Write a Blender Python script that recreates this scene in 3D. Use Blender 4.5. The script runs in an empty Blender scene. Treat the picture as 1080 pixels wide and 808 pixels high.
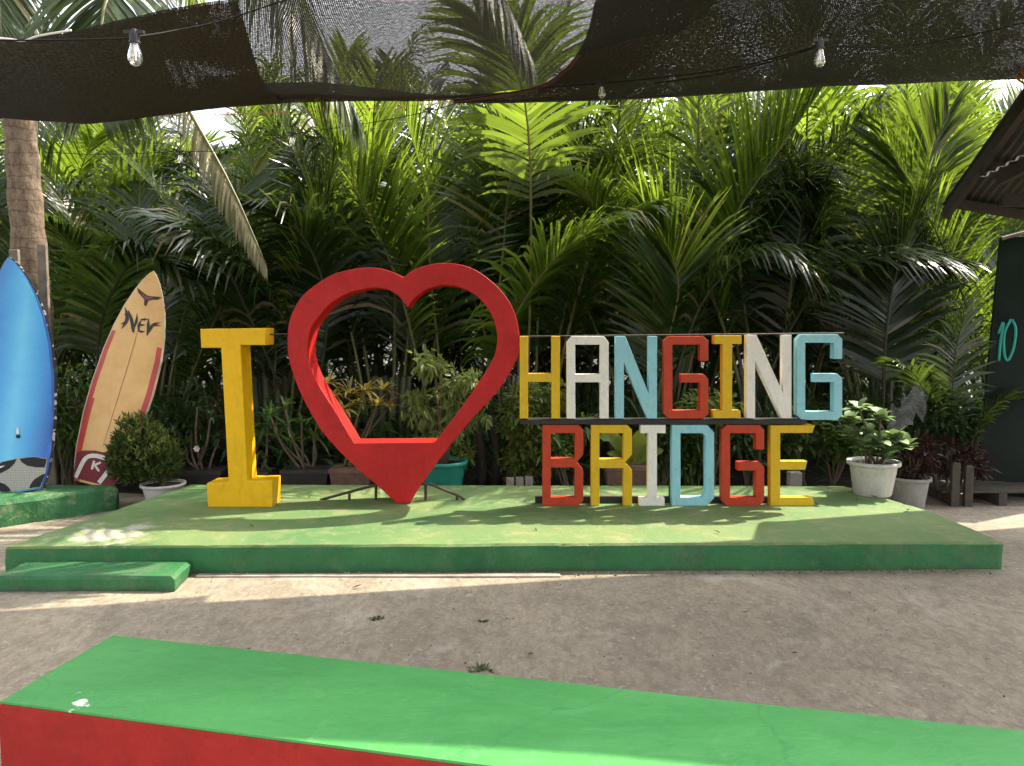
import bpy, bmesh, math, random
from mathutils import Vector, Matrix, noise as mnoise
R = math.radians
C = bpy.context.scene.collection
scene = bpy.context.scene

# ------------------------------------------------------------------ camera, sky, sun, exposure
F = 811.0 / 1080.0
PITCH = R(4.16)
EYE = Vector((0, 0, 1.55))
cam_d = bpy.data.cameras.new('camera')
cam_d.sensor_width = 36.0
cam_d.lens = 36.0 * F
cam_d.clip_start = 0.05
cam_d.clip_end = 500
cam = bpy.data.objects.new('camera', cam_d)
cam.location = EYE
cam.rotation_euler = (R(90) - PITCH, 0, 0)
C.objects.link(cam)
scene.camera = cam

SUNDIR = Vector((0.75, 0.44, 1.0)).normalized()          # towards the sun
SUN_EL = math.asin(SUNDIR.z)
world = bpy.data.worlds.new('World')
scene.world = world
world.use_nodes = True
wn = world.node_tree
wn.nodes.clear()
wo = wn.nodes.new('ShaderNodeOutputWorld')
wb = wn.nodes.new('ShaderNodeBackground')
ws = wn.nodes.new('ShaderNodeTexSky')
ws.sky_type = 'NISHITA'
ws.sun_disc = False
ws.sun_elevation = SUN_EL
ws.sun_rotation = math.atan2(SUNDIR.x, SUNDIR.y)
ws.air_density = 1.0
ws.dust_density = 4.0
ws.ozone_density = 0.6
wb.inputs['Strength'].default_value = 0.122
wh = wn.nodes.new('ShaderNodeHueSaturation')              # thin white tropical haze
wh.inputs['Saturation'].default_value = 0.15
wn.links.new(ws.outputs[0], wh.inputs['Color'])
wn.links.new(wh.outputs[0], wb.inputs[0])
wn.links.new(wb.outputs[0], wo.inputs[0])

sun_d = bpy.data.lights.new('sun', 'SUN')
sun_d.energy = 2.55
sun_d.angle = R(0.5)
sun_d.color = (1.0, 0.88, 0.68)
sun = bpy.data.objects.new('sun', sun_d)
sun.rotation_euler = SUNDIR.to_track_quat('Z', 'Y').to_euler()
sun.location = SUNDIR * 40
C.objects.link(sun)

scene.view_settings.view_transform = 'Standard'
scene.view_settings.look = 'None'
scene.view_settings.gamma = 1
scene.view_settings.exposure = 2.2
scene.cycles.max_bounces = 8
scene.cycles.transparent_max_bounces = 24
scene.cycles.sample_clamp_indirect = 6.0
scene.cycles.use_denoising = True

# ------------------------------------------------------------------ helpers
def ray(px, py):
    x = (px - 540) / 811.0
    y = -(py - 404) / 811.0
    f = Vector((0, math.cos(PITCH), -math.sin(PITCH)))
    u = Vector((0, math.sin(PITCH), math.cos(PITCH)))
    return f + Vector((1, 0, 0)) * x + u * y
def W(px, py, Y):            # photograph pixel -> point on the upright plane at distance Y
    d = ray(px, py)
    return EYE + d * (Y / d.y)
def G(px, py, z):            # photograph pixel -> point on the level plane at height z
    d = ray(px, py)
    return EYE + d * ((z - EYE.z) / d.z)

def tag(o, label=None, cat=None, group=None, kind=None):
    if label: o['label'] = label
    if cat: o['category'] = cat
    if group: o['group'] = group
    if kind: o['kind'] = kind
    return o
def empty(name, loc, label, cat, group=None):
    o = bpy.data.objects.new(name, None)
    o.location = loc
    o.empty_display_size = 0.1
    C.objects.link(o)
    return tag(o, label, cat, group)

class MB:
    def __init__(s):
        s.v = []; s.f = []; s.m = []; s.uv = None
    def add(s, vs, fs, mi=0):
        o = len(s.v)
        s.v += [tuple(v) for v in vs]
        s.f += [tuple(i + o for i in f) for f in fs]
        s.m += [mi] * len(fs)
    def box(s, lo, hi, mi=0, M=None):
        x0, y0, z0 = lo; x1, y1, z1 = hi
        vs = [Vector(p) for p in ((x0,y0,z0),(x1,y0,z0),(x1,y1,z0),(x0,y1,z0),(x0,y0,z1),(x1,y0,z1),(x1,y1,z1),(x0,y1,z1))]
        if M: vs = [M @ v for v in vs]
        s.add(vs, [(0,3,2,1),(4,5,6,7),(0,1,5,4),(1,2,6,5),(2,3,7,6),(3,0,4,7)], mi)
    def tube(s, pts, r, n=8, mi=0, cap=True):
        pts = [Vector(p) for p in pts]
        k = len(pts)
        if not isinstance(r, (list, tuple)): r = [r] * k
        T0 = (pts[1] - pts[0]).normalized()
        ref = Vector((0,0,1)) if abs(T0.z) < .9 else Vector((1,0,0))
        vs = []
        A = (ref - T0 * ref.dot(T0)).normalized()
        for i in range(k):
            T = (pts[min(i+1,k-1)] - pts[max(i-1,0)]).normalized()
            A = (A - T * A.dot(T)).normalized()
            B = T.cross(A)
            for j in range(n):
                a = 2*math.pi*j/n
                vs.append(pts[i] + (A*math.cos(a) + B*math.sin(a)) * r[i])
        fs = []
        for i in range(k-1):
            for j in range(n):
                fs.append((i*n+j, i*n+(j+1)%n, (i+1)*n+(j+1)%n, (i+1)*n+j))
        if cap:
            fs.append(tuple(range(n-1,-1,-1))); fs.append(tuple((k-1)*n+j for j in range(n)))
        s.add(vs, fs, mi)
    def lathe(s, prof, n=28, c=(0,0,0), mi=0, wob=0.0, cap=False):
        c = Vector(c); vs = []
        for (r, z) in prof:
            for j in range(n):
                a = 2*math.pi*j/n
                rr = r * (1 + wob*math.sin(3*a+z*9))
                vs.append(c + Vector((rr*math.cos(a), rr*math.sin(a), z)))
        fs = []
        for i in range(len(prof)-1):
            for j in range(n):
                fs.append((i*n+j, i*n+(j+1)%n, (i+1)*n+(j+1)%n, (i+1)*n+j))
        if cap: fs.append(tuple((len(prof)-1)*n+j for j in range(n)))
        s.add(vs, fs, mi)
    def build(s, name, mats, parent=None, smooth=False, bevel=0.0, loc=None):
        me = bpy.data.meshes.new(name)
        off = Vector((0,0,0))
        if parent is not None: off = world_loc(parent)
        if loc is not None: off = Vector(loc)
        me.from_pydata([tuple(Vector(v) - off) for v in s.v], [], s.f)
        if not isinstance(mats, (list, tuple)): mats = [mats]
        for m in mats: me.materials.append(m)
        me.polygons.foreach_set('material_index', s.m)
        if smooth: me.polygons.foreach_set('use_smooth', [True]*len(me.polygons))
        me.update()
        o = bpy.data.objects.new(name, me)
        C.objects.link(o)
        if parent is not None: o.parent = parent
        elif loc is not None: o.location = loc
        if bevel:
            b = o.modifiers.new('bevel', 'BEVEL'); b.width = bevel; b.segments = 2; b.limit_method = 'ANGLE'
        return o
def world_loc(o):
    p = Vector((0,0,0))
    while o is not None:
        p += o.location; o = o.parent
    return p

def bez(pts, n):
    """smooth Catmull-Rom curve through pts"""
    P = [Vector(p) for p in pts]
    P = [P[0]*2 - P[1]] + P + [P[-1]*2 - P[-2]]
    out = []
    segs = len(P) - 3
    for i in range(n):
        t = i/(n-1)*segs
        k = min(int(t), segs-1); u = t-k
        a,b,c,d = P[k:k+4]
        out.append(0.5*((2*b) + (c-a)*u + (2*a-5*b+4*c-d)*u*u + (3*b-a-3*c+d)*u**3))
    return out

# ------------------------------------------------------------------ materials
class NT:
    def __init__(s, name):
        s.mat = bpy.data.materials.new(name); s.mat.use_nodes = True
        s.t = s.mat.node_tree; s.t.nodes.clear()
        s.out = s.t.nodes.new('ShaderNodeOutputMaterial')
        s._co = None
    def n(s, typ, **kw):
        nd = s.t.nodes.new(typ)
        for k, v in kw.items(): setattr(nd, k, v)
        return nd
    def l(s, a, b): s.t.links.new(a, b)
    def co(s):
        if s._co is None: s._co = s.n('ShaderNodeTexCoord')
        return s._co.outputs['Object']
    def noise(s, scale, detail=5, rough=.6, vec=None, dist=0.0, stretch=None):
        nd = s.n('ShaderNodeTexNoise')
        nd.inputs['Scale'].default_value = scale; nd.inputs['Detail'].default_value = detail
        nd.inputs['Roughness'].default_value = rough; nd.inputs['Distortion'].default_value = dist
        v = vec or s.co()
        if stretch:
            mp = s.n('ShaderNodeMapping'); mp.inputs['Scale'].default_value = stretch
            s.l(v, mp.inputs['Vector']); v = mp.outputs[0]
        s.l(v, nd.inputs['Vector'])
        return nd.outputs['Fac']
    def ramp(s, fac, stops):
        r = s.n('ShaderNodeValToRGB')
        e = r.color_ramp.elements
        while len(e) < len(stops): e.new(0.5)
        for el, (p, c) in zip(e, stops):
            el.position = p; el.color = (c, c, c, 1) if isinstance(c, (int, float)) else (*c, 1)
        s.l(fac, r.inputs['Fac'])
        return r.outputs['Color']
    def mix(s, fac, a, b, mode='MIX'):
        m = s.n('ShaderNodeMix', data_type='RGBA', blend_type=mode)
        if isinstance(fac, (int, float)): m.inputs[0].default_value = fac
        else: s.l(fac, m.inputs[0])
        for sock, v in ((m.inputs[6], a), (m.inputs[7], b)):
            if isinstance(v, tuple): sock.default_value = (*v[:3], 1)
            else: s.l(v, sock)
        return m.outputs[2]
    def math(s, op, a, b=0.0):
        m = s.n('ShaderNodeMath', operation=op)
        for sock, v in ((m.inputs[0], a), (m.inputs[1], b)):
            if isinstance(v, (int, float)): sock.default_value = v
            else: s.l(v, sock)
        return m.outputs[0]
    def bump(s, h, dist=.01, strength=.5, prev=None):
        b = s.n('ShaderNodeBump'); b.inputs['Distance'].default_value = dist; b.inputs['Strength'].default_value = strength
        s.l(h, b.inputs['Height'])
        if prev: s.l(prev, b.inputs['Normal'])
        return b.outputs[0]
    def principled(s, col, rough=.6, nrm=None, spec=.5, metal=0.0):
        p = s.n('ShaderNodeBsdfPrincipled')
        if isinstance(col, tuple): p.inputs['Base Color'].default_value = (*col[:3], 1)
        else: s.l(col, p.inputs['Base Color'])
        if isinstance(rough, (int, float)): p.inputs['Roughness'].default_value = rough
        else: s.l(rough, p.inputs['Roughness'])
        p.inputs['Specular IOR Level'].default_value = spec
        p.inputs['Metallic'].default_value = metal
        if nrm: s.l(nrm, p.inputs['Normal'])
        return p
    def done(s, sh):
        s.l(sh.outputs[0] if hasattr(sh, 'outputs') else sh, s.out.inputs['Surface'])
        return s.mat

def paint(name, col, dark=.72, wear=None, wear_amt=.0, rough=.45, bump=.003, scale=1.0, spec=.22, specks=.0):
    t = NT(name)
    a = t.noise(2.2*scale, 6, .65)
    c = t.mix(t.ramp(a, [(.35, 0), (.7, 1)]), tuple(x*dark for x in col), col)
    br = t.noise(9*scale, 7, .75, dist=.5, stretch=(1, 1, .35))
    c = t.mix(t.ramp(br, [(.5, 0), (.68, .55)]), c, tuple(x*.62 for x in col))
    b = t.noise(14*scale, 5, .7)
    c = t.mix(t.ramp(b, [(.5, 0), (.75, .5)]), c, tuple(min(1, x*1.12+.01) for x in col))
    if wear:
        w = t.ramp(t.noise(3.4*scale, 8, .72, dist=.4), [(.62-wear_amt, 0), (.72-wear_amt, 1)])
        c = t.mix(w, c, wear)
    if specks:
        k = t.ramp(t.noise(60*scale, 4, .7), [(.66, 0), (.74, specks)])
        c = t.mix(k, c, tuple(x*.3 for x in col))
    h = t.noise(38*scale, 6, .7)
    h2 = t.noise(5*scale, 4, .5)
    nrm = t.bump(h2, bump*4, .35, t.bump(br, bump*2, .5, t.bump(h, bump, .7)))
    rr = t.ramp(a, [(.3, rough+.15), (.7, rough-.05)])
    return t.done(t.principled(c, rr, nrm, spec))

def plain(name, col, rough=.6, var=.25, scale=8, metal=0.0, spec=.4, bump=.002):
    t = NT(name)
    a = t.noise(scale, 5, .65)
    c = t.mix(t.ramp(a, [(.3, 0), (.7, 1)]), tuple(x*(1-var) for x in col), tuple(min(1, x*(1+var*.6)) for x in col))
    return t.done(t.principled(c, rough, t.bump(t.noise(scale*6, 4, .6), bump, .5), spec, metal))

def leafmat(name, col, trans, tw=.42, rough=.38, var=.45, spec=.5, dry=None):
    t = NT(name)
    oi = t.n('ShaderNodeObjectInfo')
    ge = t.n('ShaderNodeNewGeometry')
    rnd = t.ramp(oi.outputs['Random'], [(0, 1-var), (1, 1+var*.5)])
    isl = t.ramp(ge.outputs['Random Per Island'], [(0, .7), (1, 1.2)])
    c = t.mix(1.0, t.mix(1.0, col, rnd, 'MULTIPLY'), isl, 'MULTIPLY')
    tc = t.mix(1.0, trans, isl, 'MULTIPLY')
    if dry:
        d = t.ramp(ge.outputs['Random Per Island'], [(.90, 0), (.93, 1)])
        c = t.mix(d, c, dry)
    p = t.principled(c, rough, None, spec)
    tr = t.n('ShaderNodeBsdfTranslucent'); t.l(tc, tr.inputs['Color'])
    m = t.n('ShaderNodeMixShader'); m.inputs[0].default_value = tw
    t.l(p.outputs[0], m.inputs[1]); t.l(tr.outputs[0], m.inputs[2])
    return t.done(m)

M = {}
def concrete_yard():
    t = NT('yard_concrete')
    big = t.noise(.75, 6, .6, dist=.5)
    mid = t.noise(2.6, 9, .74, dist=.9, stretch=(1, .8, 1))
    fine = t.noise(17, 8, .78, stretch=(1.2, .6, 1), dist=.6)
    c = t.mix(t.ramp(big, [(.38, 0), (.62, 1)]), (.258, .220, .168), (.335, .286, .218))
    c = t.mix(t.ramp(mid, [(.36, .6), (.52, 0)]), c, (.19, .162, .128))
    c = t.mix(t.ramp(fine, [(.42, .5), (.56, 0)]), c, (.145, .122, .094))
    c = t.mix(t.ramp(t.noise(34, 7, .78, dist=.5), [(.56, 0), (.64, .65)]), c, (.47, .43, .36))
    # pale repair patch and cracks
    v = t.n('ShaderNodeTexVoronoi', feature='DISTANCE_TO_EDGE'); v.inputs['Scale'].default_value = .42
    wv = t.n('ShaderNodeVectorMath', operation='ADD')
    nz = t.n('ShaderNodeTexNoise'); nz.inputs['Scale'].default_value = 2.5; nz.inputs['Detail'].default_value = 6
    t.l(t.co(), nz.inputs['Vector'])
    sc = t.n('ShaderNodeVectorMath', operation='SCALE'); sc.inputs['Scale'].default_value = .5
    t.l(nz.outputs['Color'], sc.inputs[0]); t.l(t.co(), wv.inputs[0]); t.l(sc.outputs[0], wv.inputs[1])
    t.l(wv.outputs[0], v.inputs['Vector'])
    crack = t.math('MULTIPLY', t.ramp(v.outputs['Distance'], [(0, .55), (.004, 0)]), t.ramp(t.noise(1.1, 3, .5), [(.52, 0), (.62, 1)]))
    c = t.mix(crack, c, (.08, .07, .06))
    # swirly trowel marks
    w = t.n('ShaderNodeTexWave', wave_type='RINGS'); w.inputs['Scale'].default_value = 4; w.inputs['Distortion'].default_value = 9
    w.inputs['Detail'].default_value = 4; w.inputs['Detail Scale'].default_value = 1.3
    t.l(t.co(), w.inputs['Vector'])
    c = t.mix(t.ramp(t.noise(.9, 7, .7, dist=1.5, stretch=(1.3, .7, 1)), [(.56, 0), (.66, .6)]), c, (.42, .38, .32))
    c = t.mix(t.ramp(t.noise(1.5, 8, .75, dist=.8), [(.60, 0), (.70, .55)]), c, (.12, .105, .085))
    nrm = t.bump(fine, .012, .7, t.bump(mid, .03, .4))
    return t.done(t.principled(c, .85, nrm, .25))
M['yard'] = concrete_yard()

def platform_top():
    t = NT('worn_green_paint')
    a = t.noise(1.1, 6, .65, dist=.3); b = t.noise(6, 7, .7, dist=.5); f = t.noise(45, 5, .7)
    c = t.mix(t.ramp(a, [(.35, 0), (.65, 1)]), (.082, .178, .066), (.155, .218, .082))
    c = t.mix(t.ramp(b, [(.50, 0), (.72, .7)]), c, (.29, .265, .14))
    c = t.mix(t.ramp(f, [(.55, 0), (.72, .55)]), c, (.10, .20, .10))
    c = t.mix(t.ramp(t.noise(2.6, 8, .75), [(.62, 0), (.70, .5)]), c, (.10, .17, .10))
    ds = t.n('ShaderNodeVectorMath', operation='DISTANCE'); t.l(t.co(), ds.inputs[0]); ds.inputs[1].default_value = (-2.62, -.62, .19)
    pz = t.math('ADD', ds.outputs['Value'], t.math('MULTIPLY', t.math('SUBTRACT', t.noise(5, 7, .75), .5), 1.5))
    c = t.mix(t.ramp(pz, [(.10, .85), (.26, 0)]), c, (.42, .40, .34))
    k = t.noise(9, 9, .8, dist=1.0)
    c = t.mix(t.ramp(k, [(.60, 0), (.66, .8)]), c, (.33, .33, .22))
    c = t.mix(t.ramp(t.noise(13, 8, .8), [(.66, 0), (.72, .8)]), c, (.055, .075, .045))
    nrm = t.bump(f, .006, .8, t.bump(k, .012, .5))
    return t.done(t.principled(c, t.ramp(a, [(.3, .55), (.7, .75)]), nrm, .25))
M['green_top'] = platform_top()
def riser():
    t = NT('dark_green_riser_paint')
    a = t.noise(1.6, 6, .7, dist=.4); f = t.noise(34, 6, .75)
    c = t.mix(t.ramp(a, [(.35, 0), (.65, 1)]), (.017, .105, .034), (.034, .165, .055))
    c = t.mix(t.ramp(t.noise(5, 8, .75, stretch=(1, 1, .5)), [(.50, 0), (.66, .75)]), c, (.085, .15, .07))
    c = t.mix(t.ramp(f, [(.58, 0), (.74, .6)]), c, (.008, .03, .012))
    st = t.noise(3.0, 7, .7, stretch=(1.6, 1.6, .12))
    c = t.mix(t.ramp(st, [(.60, 0), (.70, .75)]), c, (.10, .085, .06))
    ch = t.noise(15, 8, .78, dist=.8)
    c = t.mix(t.ramp(ch, [(.63, 0), (.67, .8)]), c, (.17, .20, .13))
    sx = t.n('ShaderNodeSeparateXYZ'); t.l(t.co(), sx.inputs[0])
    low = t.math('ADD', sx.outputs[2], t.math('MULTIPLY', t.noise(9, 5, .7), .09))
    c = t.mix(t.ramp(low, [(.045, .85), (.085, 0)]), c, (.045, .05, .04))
    return t.done(t.principled(c, .6, t.bump(f, .008, .7, t.bump(t.noise(7, 5, .6), .02, .4)), .35))
M['green_riser'] = riser()
def bench_green():
    t = NT('bench_green_paint')
    a = t.noise(1.3, 6, .6, dist=.4, stretch=(1, 2.2, 1)); b = t.noise(7, 6, .7, stretch=(1, 2.5, 1)); f = t.noise(60, 5, .7)
    c = t.mix(t.ramp(a, [(.35, 0), (.68, 1)]), (.046, .225, .058), (.072, .29, .080))
    c = t.mix(t.ramp(b, [(.55, 0), (.75, .35)]), c, (.115, .30, .13))
    c = t.mix(t.ramp(f, [(.66, 0), (.76, .6)]), c, (.05, .19, .07))
    c = t.mix(t.ramp(t.noise(2.1, 9, .8), [(.735, 0), (.75, .85)]), c, (.60, .62, .56))
    v = t.n('ShaderNodeTexVoronoi', feature='DISTANCE_TO_EDGE'); v.inputs['Scale'].default_value = .55
    nz = t.n('ShaderNodeTexNoise'); nz.inputs['Scale'].default_value = 5; nz.inputs['Detail'].default_value = 6
    t.l(t.co(), nz.inputs['Vector'])
    sc = t.n('ShaderNodeVectorMath', operation='SCALE'); sc.inputs['Scale'].default_value = .22
    wv = t.n('ShaderNodeVectorMath', operation='ADD')
    t.l(nz.outputs['Color'], sc.inputs[0]); t.l(t.co(), wv.inputs[0]); t.l(sc.outputs[0], wv.inputs[1]); t.l(wv.outputs[0], v.inputs['Vector'])
    crack = t.ramp(v.outputs['Distance'], [(0, .35), (.0018, 0)])
    c = t.mix(crack, c, (.03, .13, .05))
    sc_ = t.noise(9, 8, .8, dist=.6, stretch=(1, 3, 1))
    c = t.mix(t.ramp(sc_, [(.60, 0), (.70, .55)]), c, (.028, .12, .045))
    c = t.mix(t.ramp(t.noise(4, 7, .75, dist=1.2, stretch=(1.6, .5, 1)), [(.60, 0), (.74, .5)]), c, (.17, .33, .17))
    c = t.mix(t.ramp(t.noise(23, 6, .75), [(.70, 0), (.73, .9)]), c, (.04, .10, .045))
    ds = t.n('ShaderNodeVectorMath', operation='DISTANCE'); t.l(t.co(), ds.inputs[0]); ds.inputs[1].default_value = BENCH_CHIP
    pz = t.math('ADD', ds.outputs['Value'], t.math('MULTIPLY', t.math('SUBTRACT', t.noise(24, 7, .75), .5), .55))
    c = t.mix(t.ramp(pz, [(.0, .95), (.012, 0)]), c, (.62, .63, .58))
    return t.done(t.principled(c, t.ramp(b, [(.35, .42), (.7, .7)]), t.bump(f, .003, .6, t.bump(sc_, .010, .5)), .3))
M['ledge_paint'] = paint('worn_ledge_paint', (.045, .17, .065), .6, (.16, .23, .12), .10, .6, .01, 1.5, specks=.6)
M['bench_red'] = paint('bench_red_paint', (.34, .018, .015), .8, (.21, .014, .012), .0, .5, .004, 1.3, specks=.5)
M['yellow'] = paint('yellow_paint', (.74, .43, .008), .9, (.42, .21, .008), -.08, .42, .002, 1.4, specks=.25)
M['red_heart'] = paint('heart_red_paint', (.48, .016, .015), .76, (.28, .014, .014), .04, .42, .003, 1.2, specks=.3)
M['letter_red'] = paint('letter_red_paint', (.46, .052, .020), .85, (.30, .04, .02), -.05, .42, .002, 3, specks=.3)
M['letter_blue'] = paint('letter_blue_paint', (.27, .54, .60), .9, (.36, .50, .52), -.04, .45, .002, 3, specks=.25)
M['letter_white'] = paint('letter_white_paint', (.74, .71, .64), .88, (.52, .49, .42), -.04, .5, .002, 3, specks=.3)
M['letter_yellow'] = paint('letter_yellow_paint', (.64, .40, .018), .88, (.40, .23, .03), -.05, .45, .002, 3, specks=.3)
M['black_metal'] = plain('black_painted_steel', (.016, .015, .014), .5, .4)
M['rust_metal'] = plain('dark_rusty_steel', (.055, .038, .028), .7, .5, 20)
M['soil'] = plain('dark_soil', (.022, .017, .011), .95, .5, 3, bump=.03)
M['potsoil'] = plain('potting_soil', (.03, .022, .015), .95, .5, 30, bump=.01)
M['concrete_grey'] = plain('grey_cement', (.30, .27, .23), .85, .35, 12, bump=.01)
M['pot_white'] = paint('white_pot_paint', (.52, .50, .47), .8, (.30, .28, .25), .0, .55, .003, 5, specks=.4)
M['pot_grey'] = paint('grey_pot_cement', (.34, .325, .30), .75, (.2, .19, .17), .02, .7, .004, 5, specks=.4)
M['pot_black'] = plain('black_plastic_pot', (.03, .029, .028), .5, .35)
M['pot_teal'] = plain('teal_plastic_pot', (.02, .26, .20), .4, .2)
M['pot_tan'] = plain('tan_clay_pot', (.15, .10, .07), .75, .35)
M['wood'] = plain('weathered_grey_wood', (.17, .145, .115), .8, .4, 14)
M['wood_dark'] = plain('dark_pallet_wood', (.065, .055, .042), .85, .4, 14)  # darker tone of the wood, used for the pallet
M['wood_brown'] = plain('brown_timber', (.028, .021, .016), .75, .4, 14)
def sun_tin():
    t = NT('galvanised_roof_sheet')
    a = t.noise(3, 5, .7)
    c = t.mix(t.ramp(a, [(.4, 0), (.65, 1)]), (.045, .045, .045), (.03, .025, .022))
    return t.done(t.principled(c, .5, None, .5, .35))
M['tin'] = sun_tin()
def gap_light():  # bright white material standing in for daylight leaking under the roof sheet
    t = NT('white_gap_light')
    d = t.n('ShaderNodeBsdfDiffuse'); d.inputs[0].default_value = (.8, .82, .82, 1)
    tr = t.n('ShaderNodeBsdfTranslucent'); tr.inputs[0].default_value = (.85, .88, .88, 1)
    m = t.n('ShaderNodeMixShader'); m.inputs[0].default_value = .6
    t.l(d.outputs[0], m.inputs[1]); t.l(tr.outputs[0], m.inputs[2])
    return t.done(m)
M['gap_light'] = gap_light()
M['palm'] = leafmat('palm_leaf', (.023, .056, .014), (.235, .345, .028), .48, .27, .6, .55, dry=(.16, .12, .05))
M['palm_dark'] = leafmat('old_palm_leaf', (.018, .038, .013), (.085, .14, .018), .36, .25, .55, .55, dry=(.14, .11, .06))
M['palm_pale'] = leafmat('pale_dry_palm_leaf', (.20, .19, .11), (.30, .28, .13), .4, .5, .2, .4)
M['palm_brown'] = leafmat('dead_palm_leaf', (.15, .105, .06), (.14, .09, .04), .3, .6, .3, .3)
M['coco'] = leafmat('coconut_leaf', (.06, .10, .036), (.22, .29, .065), .42, .36, .25, .5, dry=(.2, .17, .08))
M['rachis'] = plain('palm_leaf_stalk', (.13, .13, .045), .5, .35, 10)
M['rachis_dark'] = plain('dark_palm_leaf_stalk', (.045, .05, .022), .5, .35, 10)
M['leaf_green'] = leafmat('shrub_leaf', (.055, .12, .028), (.22, .32, .05), .42, .4, .2, .5)
M['leaf_lime'] = leafmat('lime_shrub_leaf', (.13, .19, .045), (.34, .40, .08), .42, .4, .2, .5)
M['leaf_dark'] = leafmat('dark_shrub_leaf', (.028, .065, .018), (.07, .13, .02), .3, .45, .2, .4)
M['leaf_cypress'] = leafmat('cypress_spray', (.055, .085, .020), (.13, .17, .03), .3, .55, .1, .3)
M['leaf_jade'] = leafmat('fleshy_pale_green_leaf', (.20, .30, .13), (.20, .30, .08), .2, .38, .15, .5)
M['leaf_gold'] = leafmat('golden_strap_leaf', (.30, .24, .05), (.50, .40, .06), .42, .4, .2, .5)
M['leaf_red'] = leafmat('dark_red_leaf', (.035, .014, .010), (.06, .018, .012), .3, .45, .2, .4)
M['leaf_banana'] = leafmat('broad_lime_leaf', (.15, .22, .035), (.42, .46, .06), .45, .4, .15, .5)
M['twig'] = plain('grey_brown_twig', (.11, .085, .06), .8, .4, 20)
M['flower'] = plain('white_pink_flower', (.75, .6, .62), .6, .1)

def trunk_mat():
    t = NT('ringed_palm_bark')
    sx = t.n('ShaderNodeSeparateXYZ'); t.l(t.co(), sx.inputs[0])
    zz = t.math('ADD', t.math('MULTIPLY', sx.outputs[2], 9.0), t.math('MULTIPLY', t.noise(5, 4, .6), 1.3))
    fr = t.math('FRACT', zz)
    fine = t.noise(26, 7, .75, stretch=(1, 1, .35))
    c = t.mix(t.ramp(fine, [(.35, 0), (.65, 1)]), (.10, .070, .050), (.27, .205, .15))
    c = t.mix(t.ramp(fr, [(0, .85), (.16, 0)]), c, (.07, .05, .036))
    nrm = t.bump(fr, .03, .6, t.bump(fine, .02, .6))
    return t.done(t.principled(c, .85, nrm, .25))
M['trunk'] = trunk_mat()

def net_mat(name, open_, col=(.018, .017, .016), pitch=90.0, transl=.05):
    """woven shade cloth: a real lattice of holes between the threads (UV in metres)"""
    t = NT(name)
    uv = t.n('ShaderNodeUVMap')
    sx = t.n('ShaderNodeSeparateXYZ'); t.l(uv.outputs[0], sx.inputs[0])
    u = t.math('MULTIPLY', sx.outputs[0], pitch); v = t.math('MULTIPLY', sx.outputs[1], pitch*.7)
    row = t.math('FLOOR', v)
    u2 = t.math('ADD', u, t.math('MULTIPLY', row, .5))
    fu = t.math('ABSOLUTE', t.math('SUBTRACT', t.math('FRACT', u2), .5))
    fv = t.math('ABSOLUTE', t.math('SUBTRACT', t.math('FRACT', v), .5))
    d = t.math('MAXIMUM', fu, fv)                       # 0 in the middle of a hole, .5 on the threads
    n1 = t.noise(9, 6, .7, vec=uv.outputs[0]); n2 = t.noise(55, 3, .6, vec=uv.outputs[0])
    lim = t.math('ADD', t.math('MULTIPLY', t.math('SUBTRACT', n1, .5), .04), t.math('MULTIPLY', t.math('SUBTRACT', n2, .5), .55))
    lim = t.math('ADD', lim, .5*math.sqrt(open_))
    hole = t.math('LESS_THAN', d, lim)
    c = t.mix(t.ramp(n2, [(.35, 0), (.7, 1)]), tuple(x*.6 for x in col), tuple(x*2.6 for x in col))
    p = t.principled(c, .5, t.bump(t.math('MULTIPLY', d, 1.0), .004, .6), .2)
    tr = t.n('ShaderNodeBsdfTranslucent'); tr.inputs[0].default_value = (.05, .048, .045, 1)
    m0 = t.n('ShaderNodeMixShader'); m0.inputs[0].default_value = transl*6
    t.l(p.outputs[0], m0.inputs[1]); t.l(tr.outputs[0], m0.inputs[2])
    tp = t.n('ShaderNodeBsdfTransparent')
    m = t.n('ShaderNodeMixShader')
    t.l(hole, m.inputs[0]); t.l(m0.outputs[0], m.inputs[1]); t.l(tp.outputs[0], m.inputs[2])
    return t.done(m)
M['net_thin'] = net_mat('single_layer_shade_cloth', .09, (.018,.018,.018), transl=.01, pitch=125)
M['net_thick'] = net_mat('double_layer_shade_cloth', .003, (.015,.0142,.0132), transl=.002, pitch=125)
M['net_fold'] = net_mat('folded_shade_cloth', .018, (.022, .019, .016), transl=.003, pitch=125)
M['net_hem'] = plain('brown_hem_tape', (.065, .026, .015), .7, .3)

# ------------------------------------------------------------------ ground and yard
ground = MB()
ground.add([(-150,-150,0),(150,-150,0),(150,150,0),(-150,150,0)], [(0,1,2,3)])
tag(ground.build('ground', M['soil']), kind='structure')
yard = MB()
NX, NY = 60, 48
yv = []
for j in range(NY+1):
    for i in range(NX+1):
        x = -9 + 18*i/NX; y = -6 + (13.1)*j/NY
        if j == NY: y += .25*mnoise.noise(Vector((x*.8, 3, 0))) + (0.25 if x > 3 else 0)
        yv.append((x, y, .004 + .006*(mnoise.noise(Vector((x*.7, y*.7, 5)))+1)))
yf = [(j*(NX+1)+i, j*(NX+1)+i+1, (j+1)*(NX+1)+i+1, (j+1)*(NX+1)+i) for j in range(NY) for i in range(NX)]
yard.add(yv, yf)
tag(yard.build('concrete_yard', M['yard'], smooth=True), kind='structure')

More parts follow.
